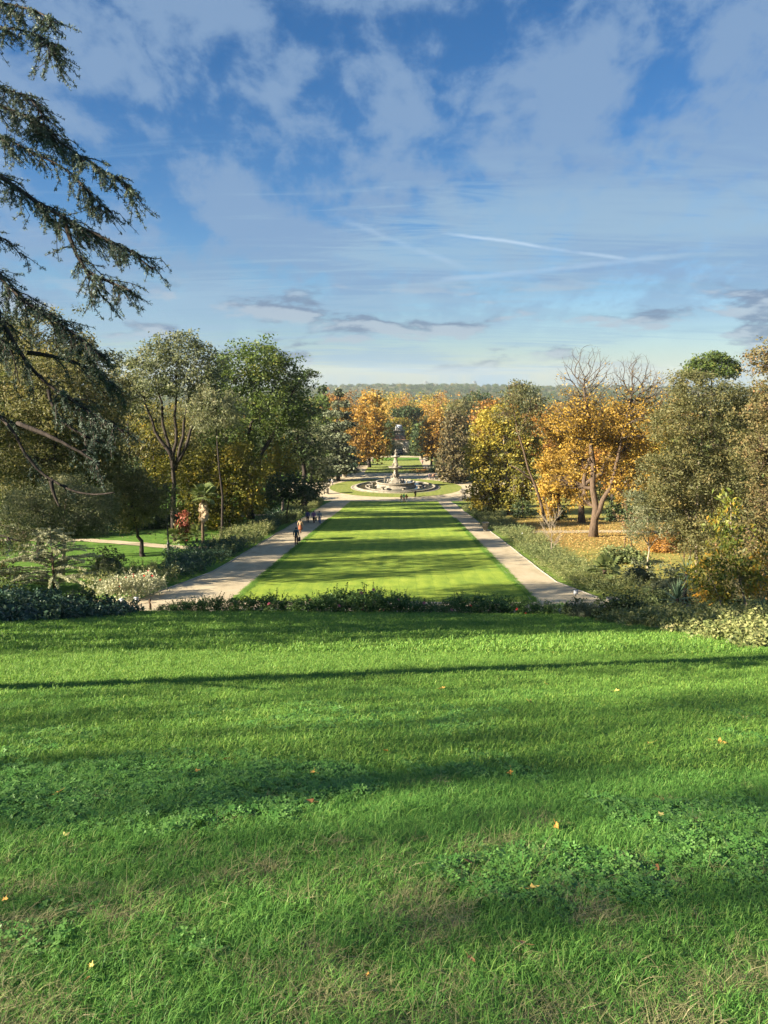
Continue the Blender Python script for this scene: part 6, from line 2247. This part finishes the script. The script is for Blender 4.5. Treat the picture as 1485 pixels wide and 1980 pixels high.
def grass():
    rng = np.random.default_rng(55)
    kinds = [tuft(f'turf_blades', M['blade'], 70, .075, .036, .0028, .95, rng) for _ in range(3)]          # 0-2
    kinds += [tuft('turf_blades_long', M['blade'], 50, .07, .052, .0030, 1.1, rng) for _ in range(2)]           # 3-4
    kinds += [tuft('dry_blades', M['straw'], 40, .08, .034, .0024, 1.7, rng, .5, .9) for _ in range(2)]        # 5-6
    kinds += [clover_mesh('clover_leaves', 26, .085, rng) for _ in range(2)]                                   # 7-8
    kinds += [tuft('turf_blades_mid', M['blade_far'], 70, .15, .040, .0056, .9, rng) for _ in range(2)]        # 9-10
    kinds += [tuft('turf_blades_distant', M['blade_far'], 60, .30, .065, .014, .7, rng) for _ in range(2)]     # 11-12
    pts, idx, rot, scl = [], [], [], []

    def put(x, y, k, s):
        n = len(x)
        pts.append(np.stack([x, y, H(x, y) + .02], 1))
        idx.append(k)
        rot.append(np.stack([rng.normal(0, .12, n), rng.normal(0, .12, n), rng.uniform(0, 6.283, n)], 1))
        scl.append(np.stack([s, s, s * rng.uniform(.8, 1.2, n)], 1))

    def area(y0, y1, dens, wide=.62, m=1.2):
        n = int((y1 - y0) * (2 * (m + wide * (y0 + y1) / 2)) * dens)
        y = rng.uniform(y0, y1, n)
        x = .8 + rng.uniform(-1, 1, n) * (m + wide * y)
        return x, y

    def kinds_at(x, y):
        n = len(x)
        k = rng.integers(0, 3, n)
        lush = fbm(x, y, 1.1, 5) - .015 * (y - 4)
        k = np.where((lush > .52) & (rng.random(n) < .6), rng.integers(3, 5, n), k)
        clov = fbm(x, y * .8, 1.6, 23)
        cl = (clov > .53) & (y > 2.7) & (y < 9) & (rng.random(n) < .34)
        # the big clover patch left of the middle, and one in front of it to the right
        e1 = (((x + .95) / 1.5) ** 2 + ((y - 5.2) / 1.0) ** 2) < 1 + .5 * (fbm(x, y, .6, 61) - .5) * 2
        e2 = (((x - 1.6) / .7) ** 2 + ((y - 3.6) / .4) ** 2) < 1 + .5 * (fbm(x, y, .5, 63) - .5) * 2
        cl |= (e1 | e2) & (rng.random(n) < .42)
        k = np.where(cl, rng.integers(7, 9, n), k)
        dry = fbm(x, y, .45, 31) + .10 * np.clip(3.4 - y, -1.5, 1.2) + .08 * (fbm(x, y, 1.6, 37) - .5)
        pd = np.clip((dry - .57) / .12, 0, .6)
        k = np.where((rng.random(n) < pd) & ~cl & (y < 5.5), rng.integers(5, 7, n), k)
        k = np.where((rng.random(n) < .10) & (y < 4.0), rng.integers(5, 7, n), k)
        return k
    x, y = area(1.0, 3.6, 520)
    put(x, y, kinds_at(x, y), rng.uniform(.75, 1.2, len(x)))
    x, y = area(3.6, 7.5, 330)
    put(x, y, kinds_at(x, y), rng.uniform(.85, 1.3, len(x)))
    x, y = area(7.5, 10.5, 130)
    put(x, y, kinds_at(x, y), rng.uniform(.9, 1.35, len(x)))
    x, y = area(5.8, 18, 85, .58)
    put(x, y, rng.integers(9, 11, len(x)), rng.uniform(.8, 1.3, len(x)))
    x, y = area(16, 38.2, 30, .56)
    k = (x > -15.5 - 0 * y) & (x < 15)
    x, y = x[k], y[k]
    put(x, y, rng.integers(11, 13, len(x)), rng.uniform(.8, 1.25, len(x)))
    # ragged fringe along the mown lawn's edges
    yy = rng.uniform(44.3, 110, 5200)
    s = np.where(rng.random(len(yy)) < .5, -9.0, 8.95)
    put(s + rng.normal(0, .10, len(yy)), yy, rng.integers(11, 13, len(yy)), rng.uniform(.5, .9, len(yy)))
    pts_, idx_, rot_, scl_ = map(np.concatenate, (pts, idx, rot, scl))
    scatter('bank_grass', pts_, idx_, rot_, scl_, kinds, label='long green turf with clover and dry patches covering the bank', cat='grass')
    print('tufts', len(pts_))


grass()


# fallen leaves lying on the turf, one by one
def fallen_leaf_mesh(name, mat, lobes, rng):
    b = MB()
    n = lobes * 4
    V = [(0, 0, .012)]
    for i in range(n):
        a = 2 * math.pi * i / n
        r = 1.0 if i % 4 == 0 else (.62 if i % 2 else .45)
        r *= (1.0 + .35 * math.cos(a)) * .8
        V.append((r * math.cos(a) * .06, r * math.sin(a) * .052, .012 + .03 * r * abs(math.sin(a * 1.5 + .4)) + rng.normal(0, .002)))
    b.add(V, [(0, 1 + i, 1 + (i + 1) % n) for i in range(n)], rng.uniform(.3, .9))
    b.twigs([(-.02, 0, .012)], [(-.085, .01, .02)], .002, .0015)
    return b.mesh(name, mat)


M['leaf_fallen'] = leaf_mat('fallen_leaf', [(.28, .12, .03), (.48, .25, .06), (.60, .36, .10), (.62, .45, .20)], .2, .6, .5)
M['leaf_brown'] = leaf_mat('fallen_leaf_brown', [(.10, .05, .02), (.20, .10, .045), (.30, .17, .08)], .15, .6, .5)
rl = np.random.default_rng(14)
lm_y = [fallen_leaf_mesh('fallen_leaf_gold', M['leaf_fallen'], 5, rl) for _ in range(3)]
lm_b = [fallen_leaf_mesh('fallen_leaf_brown', M['leaf_brown'], 3, rl) for _ in range(3)]
LEAVES = [(1388, 1448, 'y', 1.5, 'largest orange gold leaf on the turf at the right'), (1258, 1450, 'y', 1.0, 'orange leaf left of the largest gold leaf'), (1024, 1369, 'y', 1.5, 'orange gold leaf just below the sunlit strip right of centre'),
          (854, 1340, 'y', 1.2, 'small gold leaf near the sunlit strip at the centre'), (1190, 1345, 'y', 1.1, 'small gold leaf near the sunlit strip at the right'), (1437, 1399, 'y', 1.3, 'flat tan leaf near the right edge below the sunlit strip'),
          (988, 1506, 'y', .9, 'pale tan leaf on the turf right of centre'), (1078, 1614, 'y', 1.0, 'yellow leaf lying before the right clover patch'), (1276, 1560, 'b', .8, 'small brown leaf in the long grass at the right'), (1275, 1592, 'y', .7, 'small tan leaf below the brown leaf in the long grass'),
          (904, 1687, 'b', .9, 'upright brown leaf on the clover at the centre right'), (1268, 1698, 'b', 1.0, 'curled brown leaf at the right of the clover patch'), (1027, 1740, 'y', .9, 'pale curled leaf at the edge of the dry patch'), (1008, 1850, 'b', .8, 'reddish brown leaf on the dry grass near the bottom'),
          (908, 1877, 'b', .6, 'dry brown leaf near the bottom centre'), (110, 1551, 'y', 1.0, 'tan leaf at the left of the big clover patch'), (608, 1507, 'y', .9, 'dull orange leaf right of the big clover patch'), (125, 1634, 'y', .7, 'small orange leaf at the left edge of the dry grass'),
          (180, 1891, 'y', .5, 'small orange leaf near the bottom left corner'), (170, 1921, 'b', .6, 'brown curled leaf near the bottom left corner'), (443, 1482, 'b', 1.3, 'dark shrivelled leaf at the back of the big clover patch'), (380, 1505, 'y', .7, 'yellow leaf in the middle of the big clover patch'),
          (748, 1465, 'y', .8, 'small yellow leaf near the picture centre line'), (315, 1455, 'b', .9, 'brown leaf behind the big clover patch'), (711, 1911, 'y', .5, 'pale upright leaf near the bottom centre'), (12, 1760, 'y', .6, 'orange leaf at the left picture edge'), (603, 1565, 'b', .8, 'dark brown leaf before the dull orange leaf'),
          (1055, 1330, 'y', .9, 'tiny gold leaf in the shade edge of the sunlit strip'), (686, 1326, 'b', .9, 'tiny red brown leaf below the sunlit strip near the centre'), (98, 1330, 'y', .9, 'tiny gold leaf below the sunlit strip at the left'), (1070, 1268, 'y', 1.3, 'pale leaf in the shade above the sunlit strip')]
for i, (px, py, k, s, lab) in enumerate(LEAVES):
    p = P(px, py)
    me = (lm_y if k == 'y' else lm_b)[i % 3]
    o = link(bpy.data.objects.new('fallen_leaf', me))
    s *= .8 if p.y > 4 else .75
    o.location = (p.x, p.y, p.z + .055 if p.y < 8 else p.z + .06)
    o.rotation_euler = (rl.normal(.25, .25), rl.normal(0, .3), rl.uniform(0, 6.28))
    o.scale = (s, s, s)
    tag(o, lab, 'leaf', 'fallen leaves on the turf')


# carpet of chestnut leaves on the right meadow
def litter():
    rng = np.random.default_rng(66)
    b = MB()
    n = 13000
    x = 23 + rng.normal(0, 8, n)
    y = 88 + rng.normal(0, 13, n)
    k = (x > 16.2) & (y > 58)
    x, y = x[k], y[k]
    b.leaves(np.stack([x, y, H(x, y) + .05], 1), .19, .13, rng, 0, 2.5, rng.uniform(0, 1, len(x)))
    tag(b.obj('leaf_litter', M['litter']), 'golden brown fallen leaves strewn under the chestnuts on the right meadow', 'leaf litter', None, 'stuff')
    b = MB()
    n = 700
    x = 8 + rng.normal(0, 2.0, n)
    y = 222 + rng.normal(0, 6, n)
    b.leaves(np.stack([x, y, H(x, y) + .06], 1), .45, .35, rng, 0, 2.5, rng.uniform(0, .6, n))
    tag(b.obj('leaf_litter', M['rust']), 'rust red fallen leaves on the right end of the far lawn', 'leaf litter', None, 'stuff')


litter()
print('total leaf quads', QUADS[0], 'time', round(time.time() - T0, 1))


# ------------------------------------------------------------------ thin autumn haze
def haze():
    b = MB()
    x0, x1, y0, y1, z0, z1 = -3650, 3650, -110, 4260, -100, 34
    b.add([(x0, y0, z0), (x1, y0, z0), (x1, y1, z0), (x0, y1, z0), (x0, y0, z1), (x1, y0, z1), (x1, y1, z1), (x0, y1, z1)], [(0, 3, 2, 1), (4, 5, 6, 7), (0, 1, 5, 4), (1, 2, 6, 5), (2, 3, 7, 6), (3, 0, 4, 7)])
    m, nt = new_mat('haze_air')
    pv = nd(nt, 'ShaderNodeVolumePrincipled', inp={'Density': HAZE, 'Color': (.80, .92, 1.0, 1), 'Anisotropy': 0.2})
    o = nd(nt, 'ShaderNodeOutputMaterial')
    lk(nt, pv.outputs[0], o.inputs['Volume'])
    tag(b.obj('haze', m), 'thin blue autumn haze filling the air over the park', 'haze', None, 'stuff')


HAZE = 0.00008
haze()
